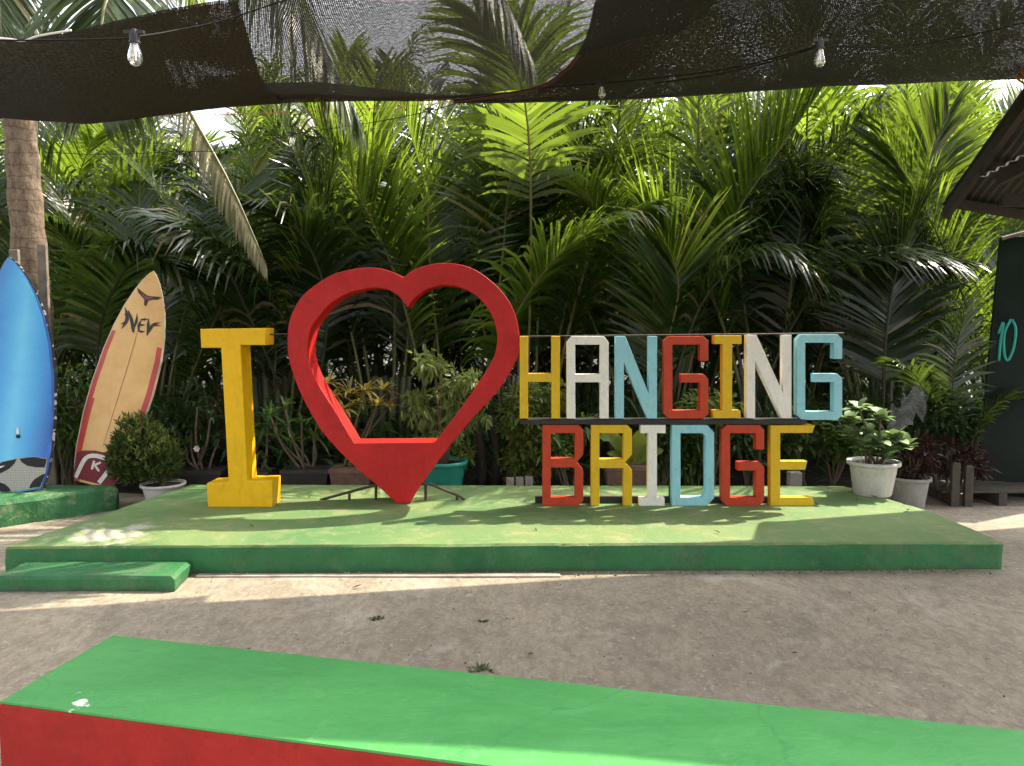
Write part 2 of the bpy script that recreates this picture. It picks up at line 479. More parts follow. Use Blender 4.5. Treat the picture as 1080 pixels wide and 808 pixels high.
# ------------------------------------------------------------------ platform, step, ledge, bench
def slab(name, top_poly, z0, z1, mtop, mside, label, cat, seg=.035, rough=.008, bev=.014):
    """a cast slab: outline on the level plane (counter-clockwise), slightly uneven edges; top and side parts"""
    n = len(top_poly); pts = []
    for i in range(n):
        a = Vector(top_poly[i]); b = Vector(top_poly[(i+1)%n])
        k = max(1, int((b-a).length/seg))
        for j in range(k): pts.append(a.lerp(b, j/k))
    c = sum((Vector((p.x, p.y)) for p in pts), Vector((0,0)))/len(pts)
    root = empty(name, (c.x, c.y, z0), label, cat)
    def jit(p, z, a):
        q = Vector((p.x*4, p.y*4, z*9))
        h = Vector((p.x*17, p.y*17, z*13)); ch = max(0, mnoise.noise(h)-.28)*a*2.6
        cc_ = Vector((c.x-p.x, c.y-p.y)); cc_.normalize()
        return Vector((p.x + a*mnoise.noise(q) + cc_.x*ch, p.y + a*mnoise.noise(q+Vector((9,0,0))) + cc_.y*ch, z + .5*a*mnoise.noise(q+Vector((0,9,0))) - (ch*.8 if z > z1-.05 else 0)))
    side = MB(); k = len(pts)
    inner = [Vector((c.x,c.y,0)) + (Vector((p.x,p.y,0))-Vector((c.x,c.y,0)))*(1-bev/max(.3,(Vector((p.x,p.y))-c).length)) for p in pts]
    rings = [[jit(p, z0, rough*1.5) for p in pts], [jit(p, (z0+z1)/2, rough) for p in pts], [jit(p, z1-bev, rough) for p in pts]]
    vs = [v for r in rings for v in r]
    fs = [(r*k+i, r*k+(i+1)%k, (r+1)*k+(i+1)%k, (r+1)*k+i) for r in range(2) for i in range(k)]
    side.add(vs, fs); side.build('side', mside, root, smooth=True)
    top = MB()
    topr = [jit(p, z1, rough*.6) for p in inner]
    vs = [rings[2][i] + Vector((0,0,0)) for i in range(k)] + topr
    fs = [(i, (i+1)%k, k+(i+1)%k, k+i) for i in range(k)] + [tuple(range(k, 2*k))]
    top.add(vs, fs); top.build('top', mtop, root)
    return root
PZ = .19
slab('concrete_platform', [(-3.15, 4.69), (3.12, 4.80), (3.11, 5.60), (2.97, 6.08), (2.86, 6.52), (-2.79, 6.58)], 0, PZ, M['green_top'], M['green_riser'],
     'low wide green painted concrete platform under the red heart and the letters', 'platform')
slab('concrete_step', [(-3.02, 4.39), (-1.975, 4.39), (-2.0, 4.74), (-3.03, 4.725)], 0, .10, M['green_riser'], M['green_riser'],
     'small green concrete step at the left front corner of the platform', 'step', rough=.010, bev=.02)
slab('concrete_ledge', [(-5.4, 5.30), G(0,558,0).to_tuple()[:2], G(126,539,0).to_tuple()[:2], G(126,511,.215).to_tuple()[:2], (-5.4, 6.45)], 0, .215, M['ledge_paint'], M['ledge_paint'],
     'rough green concrete ledge the two surfboards stand on', 'ledge', rough=.014, bev=.03)
lip = MB(); lip.box((-1.95, 4.635, .008), (0.30, 4.69, .022))
tag(lip.build('cement_strip', M['concrete_grey'], loc=(-.8, 4.66, 0), bevel=.005), 'thin pale cement strip lying along the foot of the green platform', 'cement strip')

BZ = .45
bfl, bnl, bfr, bnr = G(118, 671, BZ), G(-2, 741, BZ), G(1080, 772, BZ), G(480, 808, BZ)
dirx = (bfr - bfl).normalized()
bench = [bnl, bnl + dirx*4.4, bfl + dirx*4.4, bfl]
bc = (bench[0]+bench[2])/2
_ch = G(84, 741, BZ); BENCH_CHIP = (_ch.x-bc.x, _ch.y-bc.y, BZ)
M['bench_green'] = bench_green()
broot = empty('concrete_bench', (bc.x, bc.y, 0), 'long concrete bench with green seat and red side in the foreground', 'bench')
def poly_slab(mb, poly, z0, z1, seg=.04, jitter=.008, grow=0.0):
    pts = []
    c = sum((Vector((p.x,p.y,0)) for p in poly), Vector())/len(poly)
    for i in range(len(poly)):
        a, b = poly[i], poly[(i+1)%len(poly)]
        k = max(1, int((b-a).length/seg))
        for j in range(k): pts.append(a.lerp(b, j/k))
    k = len(pts); vs = []
    for z, g in ((z0, 0), (z1-.006, 0), (z1, -.007)):
        for p in pts:
            d = (Vector((p.x,p.y,0))-c).normalized()
            j = jitter*mnoise.noise(Vector((p.x*3, p.y*3, 1))) + .35*jitter*mnoise.noise(Vector((p.x*14, p.y*14, 1)))
            vs.append(Vector((p.x,p.y,0)) + d*(g+grow+j) + Vector((0,0,z)))
    fs = [(r*k+i, r*k+(i+1)%k, (r+1)*k+(i+1)%k, (r+1)*k+i) for r in range(2) for i in range(k)] + [tuple(range(2*k, 3*k))]
    mb.add(vs, fs)
b1 = MB(); poly_slab(b1, bench, 0, BZ-.004); b1.build('base', M['bench_red'], broot)
b2 = MB(); poly_slab(b2, bench, BZ-.0021, BZ+.004, grow=.0); b2.build('seat', M['bench_green'], broot)

# ------------------------------------------------------------------ flat cut-out letters
def outline_mesh(name, loops, Y, depth, mat, parent, bevel=.004):
    """loops of world (x, z) points; first outer, the rest holes; front face at distance Y"""
    cu = bpy.data.curves.new(name, 'CURVE'); cu.dimensions = '2D'; cu.fill_mode = 'BOTH'
    cu.extrude = depth/2 - bevel; cu.bevel_depth = bevel; cu.bevel_resolution = 1; cu.offset = -bevel
    off = world_loc(parent)
    for lp in loops:
        sp = cu.splines.new('POLY'); sp.points.add(len(lp)-1); sp.use_cyclic_u = True
        for p, (x, z) in zip(sp.points, lp): p.co = (x-off.x, z-off.z, 0, 1)
    tmp = bpy.data.objects.new(name, cu); C.objects.link(tmp)
    dg = bpy.context.evaluated_depsgraph_get()
    me = bpy.data.meshes.new_from_object(tmp.evaluated_get(dg))
    bpy.data.objects.remove(tmp); bpy.data.curves.remove(cu)
    # curve lies in XY: stand it up
    me.transform(Matrix.Translation((0, Y+depth/2-off.y, 0)) @ Matrix.Rotation(R(90), 4, 'X'))
    me.materials.clear(); me.materials.append(mat)
    for p in me.polygons: p.use_smooth = False; p.material_index = 0
    o = bpy.data.objects.new(name, me); C.objects.link(o); o.parent = parent
    return o

def glyph(ch, x0, x1, t, b):
    s = 26; c = 15; w = x1-x0; m = t + .46*(b-t)
    if ch == 'H':
        return [[(x0,t),(x0+s,t),(x0+s,m-2),(x1-s,m-2),(x1-s,t),(x1,t),(x1,b),(x1-s,b),(x1-s,m+24),(x0+s,m+24),(x0+s,b),(x0,b)]]
    if ch == 'A':
        return [[(x0,b),(x0,t+c+4),(x0+c,t),(x1-c,t),(x1,t+c+4),(x1,b),(x1-s,b),(x1-s,m+25),(x0+s,m+25),(x0+s,b)], [(x0+s,m),(x1-s,m),(x1-s,t+s),(x0+s,t+s)]]
    if ch == 'N':
        return [[(x0,t),(x0+s+4,t),(x1-s,b-78),(x1-s,t),(x1,t),(x1,b),(x1-s-4,b),(x0+s,t+82),(x0+s,b),(x0,b)]]
    if ch == 'G':
        k = x0+.38*w
        return [[(x0+c,t),(x1-c,t),(x1,t+c),(x1,t+76),(x1-s,t+76),(x1-s,t+s),(x0+s,t+s),(x0+s,b-s),(x1-s,b-s),(x1-s,m+s),(k,m+s),(k,m),(x1-c,m),(x1,m+c),(x1,b-c),(x1-c,b),(x0+c,b),(x0,b-c),(x0,t+c)]]
    if ch == 'I':
        k = w*.33
        return [[(x0+3,t),(x1,t),(x1,t+s),(x1-k,t+s),(x1-k,b-s+2),(x1-3,b-s+2),(x1-3,b),(x0,b),(x0,b-s+2),(x0+k,b-s+2),(x0+k,t+s),(x0+3,t+s)]]
    if ch == 'B':
        return [[(x0,t),(x1-c,t),(x1,t+c),(x1,m-22),(x1-21,m+2),(x1,m+26),(x1,b-c),(x1-c,b),(x0,b)], [(x0+s,t+s),(x1-s,t+s),(x1-s,m-10),(x0+s,m-10)], [(x0+s,m+18),(x1-s,m+18),(x1-s,b-s),(x0+s,b-s)]]
    if ch == 'R':
        return [[(x0,t),(x1-c,t),(x1,t+c),(x1,m-22),(x1-21,m+2),(x1,m+26),(x1,b),(x1-s,b),(x1-s,m+20),(x0+s,m+20),(x0+s,b),(x0,b)], [(x0+s,t+s),(x1-s,t+s),(x1-s,m-8),(x0+s,m-8)]]
    if ch == 'D':
        return [[(x0,t),(x1-22,t),(x1,t+24),(x1,b-24),(x1-22,b),(x0,b)], [(x0+s,t+s),(x1-s-9,t+s),(x1-s,t+s+10),(x1-s,b-s-10),(x1-s-9,b-s),(x0+s,b-s)]]
    if ch == 'E':
        return [[(x0,t),(x1,t),(x1-8,t+s-2),(x0+s+4,t+s-2),(x0+s+4,m-4),(x1-24,m-4),(x1-30,m+22),(x0+s+4,m+22),(x0+s+4,b-s),(x1-8,b-s),(x1,b),(x0,b)]]
LY = 5.785
sroot = empty('letter_sign', W(705, 534, LY).to_tuple()[:2] + (PZ,), 'two-row sign of painted cut-out letters reading HANGING BRIDGE on a black frame', 'sign')
rows = [('H','letter_yellow',53,177,72,326),('A','letter_white',198,327,72,326),('N','letter_blue',348,476,72,326),('G','letter_red',497,634,72,326),
        ('I','letter_yellow',648,736,70,324),('N','letter_white',752,890,68,325),('G','letter_blue',907,1047,66,330),
        ('B','letter_red',123,249,345,592),('R','letter_yellow',273,399,345,592),('I','letter_white',422,502,345,592),('D','letter_blue',522,652,345,592),
        ('G','letter_red',675,806,345,594),('E','letter_yellow',825,962,346,596)]
cname = {'letter_yellow':'yellow','letter_white':'white','letter_blue':'pale blue','letter_red':'red'}
rl = random.Random(4)
for ch, mk, x0, x1, t, b in rows:
    loops = []
    ym = 0
    for lp in glyph(ch, x0, x1, t, b):
        q = []
        for (u, v) in lp:
            p = W(530+u/2.919, 330+v/2.919, LY); q.append((p.x, p.z))
        loops.append(q)
    if b > 500:
        zmin = min(z for lp in loops for (_, z) in lp)
        loops = [[(x, z if z > zmin+.09 else z - zmin + PZ - .001) for (x, z) in lp] for lp in loops]
    o = outline_mesh('letter', loops, LY + rl.uniform(-.004,.004), .075, M[mk], sroot)
    o['label'] = cname[mk] + ' capital letter ' + ch
def bar(mb, p, q, r):
    mb.box((min(p[0],q[0]), min(p[1],q[1]), min(p[2],q[2])), (max(p[0],q[0]), max(p[1],q[1]), max(p[2],q[2])))
za = W(700, 442.3, LY).z; zb = W(700, 447.3, LY).z
m = MB(); m.box((W(549,0,LY).x, LY-.01, zb), (W(862,0,LY).x, LY+.12, za-.001)); m.build('shelf_bar', M['black_metal'], sroot)
m = MB(); m.box((W(566,0,LY).x, LY+.085, PZ+.001), (W(866,0,LY).x, LY+.125, PZ+.05)); m.build('base_bar', M['black_metal'], sroot)
zt = W(700, 353.5, LY+.09).z
m = MB(); m.tube([W(549, 355, LY+.085), W(890, 351.5, LY+.085)], .006, 6); m.build('top_rod', M['rust_metal'], sroot)
for px in (578, 718, 817):
    x = W(px, 0, LY).x; m = MB(); m.box((x-.012, LY+.09, PZ+.051), (x+.012, LY+.114, zb-.001)); m.build('frame_post', M['black_metal'], sroot)

# ------------------------------------------------------------------ the big letter I
IY = 5.75; ID = .22
def ipt(px, py): p = W(px, py, IY); return (p.x, p.z)
base = W(252, 534, IY)
iroot = empty('letter_sculpture', (base.x, IY+ID/2, PZ), 'tall thick yellow letter I with slab serifs left of the red heart', 'letter sculpture')
lp = [ipt(211,347), ipt(279.5,346), ipt(279.5,364), ipt(253.5,364), ipt(261,507), ipt(287,507), ipt(287,534.3), ipt(219,534.3), ipt(218,510), ipt(241,508.5), ipt(233,367), ipt(212,367)]
zmin = min(z for _, z in lp)
lp = [(x, z if z > zmin+.02 else PZ-.002) for x, z in lp]
o = outline_mesh('letter_body', [lp], IY, ID, M['yellow'], iroot, .006)
iro = MB(); iro.tube([W(279, 353, IY+.1), W(312, 352, IY+.2)], .006, 6); iro.build('tie_rod', M['rust_metal'], iroot)

# ------------------------------------------------------------------ heart
HY = 5.86; HD = .25
outer = [(425.6,292.5),(434,286),(446,281),(463.7,277.6),(482,278.5),(500,284),(520,298),(536.5,317),(545,337),(548,357),(546,376),(538,393),(523,415),(495,445),(467,480),(446,509),(433,529.5),(418.7,530.5),(398,512.5),(366.7,485),(342.5,459),(329,438),(316,413),(306,385),(303,364),(304.5,342),(310.5,325),(320,311),(334,299.5),(348,291),(362,286),(384,282.4),(400,283),(414,287)]
inner = [(430,324.5),(435,317),(442,310.5),(452,304.5),(464,301),(477,301.3),(489,304.5),(501,311),(511,321),(518.5,332),(523,345),(524.4,360),(521,376),(511,394),(498,413.5),(484.5,433),(458.5,466.8),(373.6,467.5),(353,433),(342,416),(333,400),(326.5,384),(324.3,368),(326.5,351),(331,341),(339,330.6),(347,321.5),(357,314.5),(369,308.5),(384,305),(396,303.5),(407,305),(416,309),(423,315)]
def smooth_loop(pts, corners, sub=3):
    n = len(pts); out = []
    for i in range(n):
        a,b,c,d = (Vector(pts[(i+k)%n]) for k in (-1,0,1,2))
        if i in corners: a = 2*b-c
        if (i+1)%n in corners: d = 2*c-b
        for k in range(sub):
            u = k/sub
            out.append(0.5*((2*b)+(c-a)*u+(2*a-5*b+4*c-d)*u*u+(3*b-a-3*c+d)*u**3))
    return out
hb = W(426, 531, HY)
hroot = empty('heart_sculpture', (hb.x, HY+HD/2, PZ), 'large hollow red heart standing on its point between the letters', 'heart sculpture')
lo = [(lambda p: (p.x, p.z))(W(p.x, p.y, HY)) for p in smooth_loop(outer, {0, 16, 17})]
li = [(lambda p: (p.x, p.z))(W(p.x, p.y, HY)) for p in smooth_loop(inner, {0, 16, 17})]
zmin = min(z for _, z in lo)
lo = [(x, z - (zmin-PZ+.002) if z < zmin+.05 else z) for x, z in lo]
outline_mesh('heart_body', [lo, li], HY, HD, M['red_heart'], hroot, .006)
yb = HY + HD*.5
for pts in ([W(398,511,yb), W(338,531.5,yb)], [W(368.5,521,yb), W(368.5,531.5,yb)], [W(396.5,512,yb), W(396.5,531.5,yb)],
            [W(449,510,yb), W(449,531.5,yb)], [W(452,510,yb), W(484,523,yb), W(490,531.5,yb)], [W(482,522,yb), W(482,531.5,yb)]):
    pts = [Vector((p.x, p.y, max(p.z, PZ))) for p in pts]
    m = MB(); m.tube(pts, .011, 8); m.build('support_rod', M['rust_metal'], hroot)

# ------------------------------------------------------------------ surfboards
HW = [(0,.56),(.03,.66),(.08,.76),(.15,.85),(.3,.965),(.45,1.0),(.6,.955),(.72,.84),(.82,.67),(.9,.46),(.95,.29),(.985,.12),(1,.0)]
def hwf(v):
    for (a, wa), (b, wb_) in zip(HW, HW[1:]):
        if v <= b:
            t = (v-a)/(b-a); return wa + (wb_-wa)*t
    return 0
class Board:
    def __init__(s, tail, nose, width, name, label, group=None):
        s.tail = Vector(tail); s.L = (Vector(nose)-s.tail).length
        s.a = (Vector(nose)-s.tail).normalized()
        n = Vector((0,-1,0)); s.n = (n - s.a*n.dot(s.a)).normalized()
        s.s = s.a.cross(s.n); s.w = width
        s.root = empty(name, s.tail, label, 'surfboard', group)
    def hw(s, y): return max(.0015, s.w/2*hwf(max(0,min(1,y/s.L))))
    def surf(s, x, y, side=1, lift=0.0):
        v = y/s.L; u = max(-1, min(1, x/s.hw(y)))
        th = .030*(min(1, v*5+.45))*(min(1,(1-v)*3+.12))
        rock = .10*max(0, (v-.45)/.55)**2.2
        d = th*math.sqrt(max(0, 1-abs(u)**3.2))
        return s.tail + s.s*x + s.a*y + s.n*(rock + side*d + lift)
    def body(s, mats, matfn, nu=28, nv=72):
        mb = MB()
        for side in (1, -1):
            vs = []; fs = []; mi = []
            for j in range(nv+1):
                y = s.L*j/nv
                for i in range(nu+1):
                    uu = math.sin((i/nu*2-1)*math.pi/2)
                    vs.append(s.surf(uu*s.hw(y), y, side))
            for j in range(nv):
                for i in range(nu):
                    q = (j*(nu+1)+i, j*(nu+1)+i+1, (j+1)*(nu+1)+i+1, (j+1)*(nu+1)+i)
                    uu = math.sin(((i+.5)/nu*2-1)*math.pi/2)
                    o = len(mb.v)
                    fs.append(q if side == 1 else q[::-1]); mi.append(matfn(uu, (j+.5)/nv) if side == 1 else 0)
            o = len(mb.v)
            mb.v += [tuple(v) for v in vs]; mb.f += [tuple(k+o for k in f) for f in fs]; mb.m += mi
        # close the tail
        vs = [s.surf(math.sin((i/nu*2-1)*math.pi/2)*s.hw(0), 0, 1) for i in range(nu+1)] + [s.surf(math.sin((i/nu*2-1)*math.pi/2)*s.hw(0), 0, -1) for i in range(nu+1)]
        mb.add(vs, [(i+1, i, nu+1+i, nu+2+i) for i in range(nu)], 0)
        return mb.build('board', mats, s.root, smooth=True)
    def decal(s, mb, poly, lift=.0025, mi=0, sub=None):
        """a filled polygon (x, y on the deck) laid on the deck as a thin skin"""
        bm = bmesh.new()
        vs = [bm.verts.new((x, y, 0)) for x, y in poly]
        f = bm.faces.new(vs)
        bmesh.ops.triangulate(bm, faces=[f])
        for _ in range(2 if sub is None else sub):
            bmesh.ops.subdivide_edges(bm, edges=bm.edges[:], cuts=1, use_grid_fill=True)
            bmesh.ops.triangulate(bm, faces=[g for g in bm.faces if len(g.verts) > 3])
        bm.verts.index_update()
        P = [s.surf(v.co.x, v.co.y, 1, lift) for v in bm.verts]
        fs = []
        for g in bm.faces:
            idx = [v.index for v in g.verts]
            nn = (P[idx[1]]-P[idx[0]]).cross(P[idx[2]]-P[idx[0]])
            fs.append(tuple(idx) if nn.dot(s.n) > 0 else tuple(idx[::-1]))
        mb.add(P, fs, mi); bm.free()
    def stroke(s, mb, pts, ws, lift=.003, mi=0):
        """tapered brush stroke along pts"""
        P = [Vector(p) for p in pts]; L = []; Rr = []
        for i, p in enumerate(P):
            T = (P[min(i+1,len(P)-1)]-P[max(i-1,0)]).normalized(); N = Vector((-T.y, T.x))
            w = ws[i]/2
            L.append(p+N*w); Rr.append(p-N*w)
        for i in range(len(P)-1):
            q = [L[i], L[i+1], Rr[i+1], Rr[i]]
            vs = [s.surf(v.x, v.y, 1, lift) for v in q]
            nn = (vs[1]-vs[0]).cross(vs[2]-vs[0]) + (vs[2]-vs[0]).cross(vs[3]-vs[0])
            mb.add(vs, [(0,1,2,3) if nn.dot(s.n) > 0 else (3,2,1,0)], mi)
def deckmat(name, c0, c1, rough=.3, axis=None, wear=None):
    t = NT(name)
    a = t.noise(2.5, 6, .65, dist=.3); b = t.noise(11, 6, .7)
    c = t.mix(t.ramp(a, [(.35, 0), (.68, 1)]), c0, c1)
    c = t.mix(t.ramp(b, [(.58, 0), (.8, .4)]), c, tuple(min(1, x*1.25+.02) for x in c1))
    if wear: c = t.mix(t.ramp(t.noise(4, 9, .78), [(.60, 0), (.70, .6)]), c, wear)
    return t.done(t.principled(c, t.ramp(b, [(.3, rough), (.8, rough+.2)]), None, .5))
def bluedeck():
    t = NT('airbrushed_blue_resin')
    sx = t.n('ShaderNodeSeparateXYZ'); tc = t.n('ShaderNodeTexCoord'); t.l(tc.outputs['Generated'], sx.inputs[0])
    d = t.math('ABSOLUTE', t.math('SUBTRACT', sx.outputs[0], .5))
    d = t.math('ADD', d, t.math('MULTIPLY', t.math('SUBTRACT', t.noise(2.2, 5, .6), .5), .25))
    c = t.ramp(d, [(.0, (.09, .42, .66)), (.22, (.024, .26, .56)), (.46, (.006, .09, .36))])
    b = t.noise(9, 8, .75)
    c = t.mix(t.ramp(b, [(.56, 0), (.72, .35)]), c, (.10, .38, .60))
    c = t.mix(t.ramp(t.noise(30, 6, .75), [(.66, 0), (.70, .5)]), c, (.01, .06, .2))
    return t.done(t.principled(c, t.ramp(b, [(.3, .22), (.8, .45)]), None, .5))
M['blue_deck'] = bluedeck()
M['blue_rail'] = deckmat('deep_blue_rail', (.006, .05, .25), (.01, .09, .36), .25)
M['cream_deck'] = deckmat('yellowed_cream_resin', (.54, .31, .10), (.66, .42, .16), .35, wear=(.36, .20, .075))
M['red_rail'] = deckmat('faded_red_rail', (.36, .035, .028), (.50, .055, .045), .35)
M['cream_rail'] = deckmat('pale_rail_edge', (.38, .30, .22), (.5, .42, .32), .4)
M['pad_white'] = plain('white_grip_pad', (.62, .60, .56), .7, .2, 30)
def pad(name, col):
    t = NT(name)
    ch = t.n('ShaderNodeTexBrick'); ch.offset = 0; ch.inputs['Scale'].default_value = 38; ch.inputs['Mortar Size'].default_value = .06
    ch.inputs['Color1'].default_value = (*col, 1); ch.inputs['Color2'].default_value = (*tuple(x*.9 for x in col), 1); ch.inputs['Mortar'].default_value = (*tuple(x*.45 for x in col), 1)
    ch.inputs['Brick Width'].default_value = .5; ch.inputs['Row Height'].default_value = .5
    mp = t.n('ShaderNodeMapping'); mp.inputs['Rotation'].default_value = (R(90), 0, 0); t.l(t.co(), mp.inputs[0]); t.l(mp.outputs[0], ch.inputs['Vector'])
    return t.done(t.principled(ch.outputs['Color'], .75, t.bump(ch.outputs['Fac'], .002, .5), .3))
M['pad_grey'] = pad('grey_grid_grip', (.42, .40, .37))
M['pad_black'] = pad('black_grid_grip', (.02, .02, .024))
M['pad_maroon'] = pad('maroon_grid_grip', (.22, .035, .05))
M['ink'] = plain('black_logo_ink', (.02, .018, .017), .5, .2)
M['ink_brown'] = plain('red_brown_logo_ink', (.20, .05, .035), .5, .2)
def rope_mat():
    t = NT('black_white_edge_rope')
    v = t.n('ShaderNodeTexVoronoi'); v.inputs['Scale'].default_value = 42; t.l(t.co(), v.inputs['Vector'])
    c = t.ramp(v.outputs['Color'], [(.76, (.015, .015, .017)), (.82, (.36, .34, .31))])
    return t.done(t.principled(c, .7, None, .3))
M['rope'] = rope_mat()

# blue board
bt = W(23, 521, 6.18); bt.z = .212
bl = Board(bt, W(17, 276, 6.72), .60, 'surfboard', 'blue surfboard with speckled rope edge at far left of photo')
bl.body([M['blue_rail'], M['blue_deck']], lambda u, v: 1 if abs(u) < .93 else 0)
m = MB()
ys = [bl.L*i/70 for i in range(71)]
ed = [bl.surf(bl.hw(y)*1.01, y, 1) - bl.n*.012 for y in ys] + [bl.surf(-bl.hw(y)*1.01, y, 1) - bl.n*.012 for y in ys[::-1]]
m.tube([p for i, p in enumerate(ed) if i != 71], .013, 6); m.build('edge_rope', M['rope'], bl.root, smooth=True)
m = MB()
hb0 = bl.hw(.02)*.93; hb1 = bl.hw(.14)*.95; hb2 = bl.hw(.24)*.95
bl.decal(m, [(-hb0,.012),(hb0,.012),(hb1,.13),(hb2,.235),(.13,.268),(0,.275),(-.13,.268),(-hb2,.235),(-hb1,.13)], .004, 0, 3)
m.build('tail_pad', M['pad_grey'], bl.root)
for sg in (1,-1):
    for q in ([(.012,.269),(.03,.235),(.075,.20),(.14,.178),(hb1*.985,.166),(hb2*.985,.232),(.13,.264)], [(.075,.016),(hb0*.98,.016),(hb1*.985,.115),(.185,.112),(.12,.08),(.088,.045)]):
        m = MB(); bl.decal(m, [(sg*x, y) for x, y in (q if sg == 1 else q[::-1])], .0058)
        m.build('tail_pad', M['pad_black'], bl.root)
m = MB(); bl.stroke(m, [(-.22,.215),(-.165,.222),(-.11,.229)], [.002,.020,.002], .0078); bl.stroke(m, [(-.17,.19),(-.165,.222),(-.16,.256)], [.002,.016,.002], .0085)
m.build('star_mark', M['pad_white'], bl.root)
m = MB(); cpt = bl.surf(.005, .455, 1, .003)
m.tube([cpt, cpt + bl.n*.008], .016, 12); m.build('leash_plug', M['pad_black'], bl.root)
m = MB(); bl.stroke(m, [(.004,.47),(.0,.50),(.002,.53)], [.018,.022,.012], .004); m.build('repair_dab', M['pad_white'], bl.root)

# cream board
ct = W(98, 514, 6.46); ct.z = .213
cb = Board(ct, W(167, 289, 6.84), .55, 'surfboard', 'cream surfboard with red rails and black lettering beside the round potted bush')
def creamfn(u, v):
    if abs(u) > .955: return 2
    if (u < 0 and abs(u) > .70 + .12*v and v < .70 ) or (u > 0 and u > .74 + .1*v and .06 < v < .66): return 1
    return 0
cb.body([M['cream_deck'], M['red_rail'], M['cream_rail']], creamfn)
m = MB(); cb.stroke(m, [(0,.33),(0,cb.L*.5),(0,cb.L*.72)], [.003,.004,.003], .0022); m.build('stringer', M['ink_brown'], cb.root)
m = MB(); hh = cb.hw(.1)
cb.decal(m, [(-hh*.92,.02),(hh*.92,.02),(hh*1.0,.16),(hh*.72,.245),(hh*.25,.285),(-hh*.25,.285),(-hh*.75,.262),(-hh*1.02,.235)], .004); m.build('tail_pad', M['pad_maroon'], cb.root)
m = MB()
def pstroke(mb, pts, w, lift=.0075): cb.stroke(mb, bezier2(pts), [w]*len(bezier2(pts)), lift)
def bezier2(pts, n=14): return [(p.x, p.y) for p in bez([(x, y, 0) for x, y in pts], n)]
pstroke(m, [(-.15,.025),(-.135,.10),(-.115,.19),(-.075,.232),(0,.245),(.075,.232),(.115,.19)], .036)
pstroke(m, [(.115,.19),(.09,.11),(.055,.03)], .036)
m.build('pad_stripe', M['pad_white'], cb.root)
m = MB()
pstroke(m, [(-.032,.125),(-.032,.20)], .019); pstroke(m, [(-.028,.160),(.026,.20)], .018); pstroke(m, [(-.020,.166),(.030,.125)], .018)
m.build('letter_mark', M['pad_white'], cb.root)
m = MB()
# the three flame-shaped capitals N E V
y0 = cb.L*.735
def sc2(pts): return [(x*1.0+.004, y0+y*1.12) for x, y in pts]
def fl(pts, ws): 
    P = bezier2(sc2(pts), 12); k = len(P)
    W_ = []
    for i in range(k):
        t = i/(k-1)*(len(ws)-1); j = min(int(t), len(ws)-2); W_.append((ws[j] + (ws[j+1]-ws[j])*(t-j))*1.5)
    cb.stroke(m, P, W_, .0032)
fl([(-.172,.125),(-.14,.085),(-.122,.04),(-.128,.0),(-.145,-.045)], [.002,.016,.022,.018,.002])
fl([(-.16,.075),(-.135,.06),(-.12,.045)], [.002,.012,.008])
fl([(-.165,-.01),(-.145,.0),(-.128,.02)], [.002,.010,.008])
fl([(-.132,.105),(-.085,.045),(-.045,-.03),(-.035,-.055)], [.006,.020,.018,.002])
fl([(-.045,-.02),(-.038,.04),(-.05,.10)], [.010,.017,.002])
fl([(.005,-.03),(-.008,.015),(.0,.06)], [.008,.017,.004])
fl([(-.01,.06),(.025,.068),(.055,.075)], [.004,.015,.002])
fl([(-.005,.02),(.02,.022),(.042,.03)], [.010,.012,.002])
fl([(-.002,-.028),(.03,-.03),(.055,-.02)], [.008,.014,.002])
fl([(.055,.085),(.07,.03),(.085,-.045)], [.002,.018,.008])
fl([(.082,-.05),(.095,.01),(.115,.05),(.165,.075)], [.004,.018,.016,.002])
fl([(.10,.03),(.13,.045),(.175,.05)], [.010,.012,.002])
m.build('lettering', M['ink'], cb.root)
m = MB(); y1 = cb.L*.872
def bd(pts): return [(x*1.4, y1+y*1.35) for x, y in pts]
cb.decal(m, bd([(0,.018),(-.03,.030),(-.075,.052),(-.06,.022),(-.035,.004),(-.012,-.012),(-.004,-.05),(.010,-.05),(.014,-.014),(.04,.0),(.068,.006),(.088,.03),(.05,.024),(.02,.018)]), .0032, 0, 1)
m.build('bird_emblem', M['ink'], cb.root)
m = MB(); cb.decal(m, bd([(-.012,.012),(-.045,.028),(-.025,.006),(0,-.012),(.022,-.002),(.045,.014),(.014,.012)]), .0048, 0, 1); m.build('bird_emblem', M['ink_brown'], cb.root)

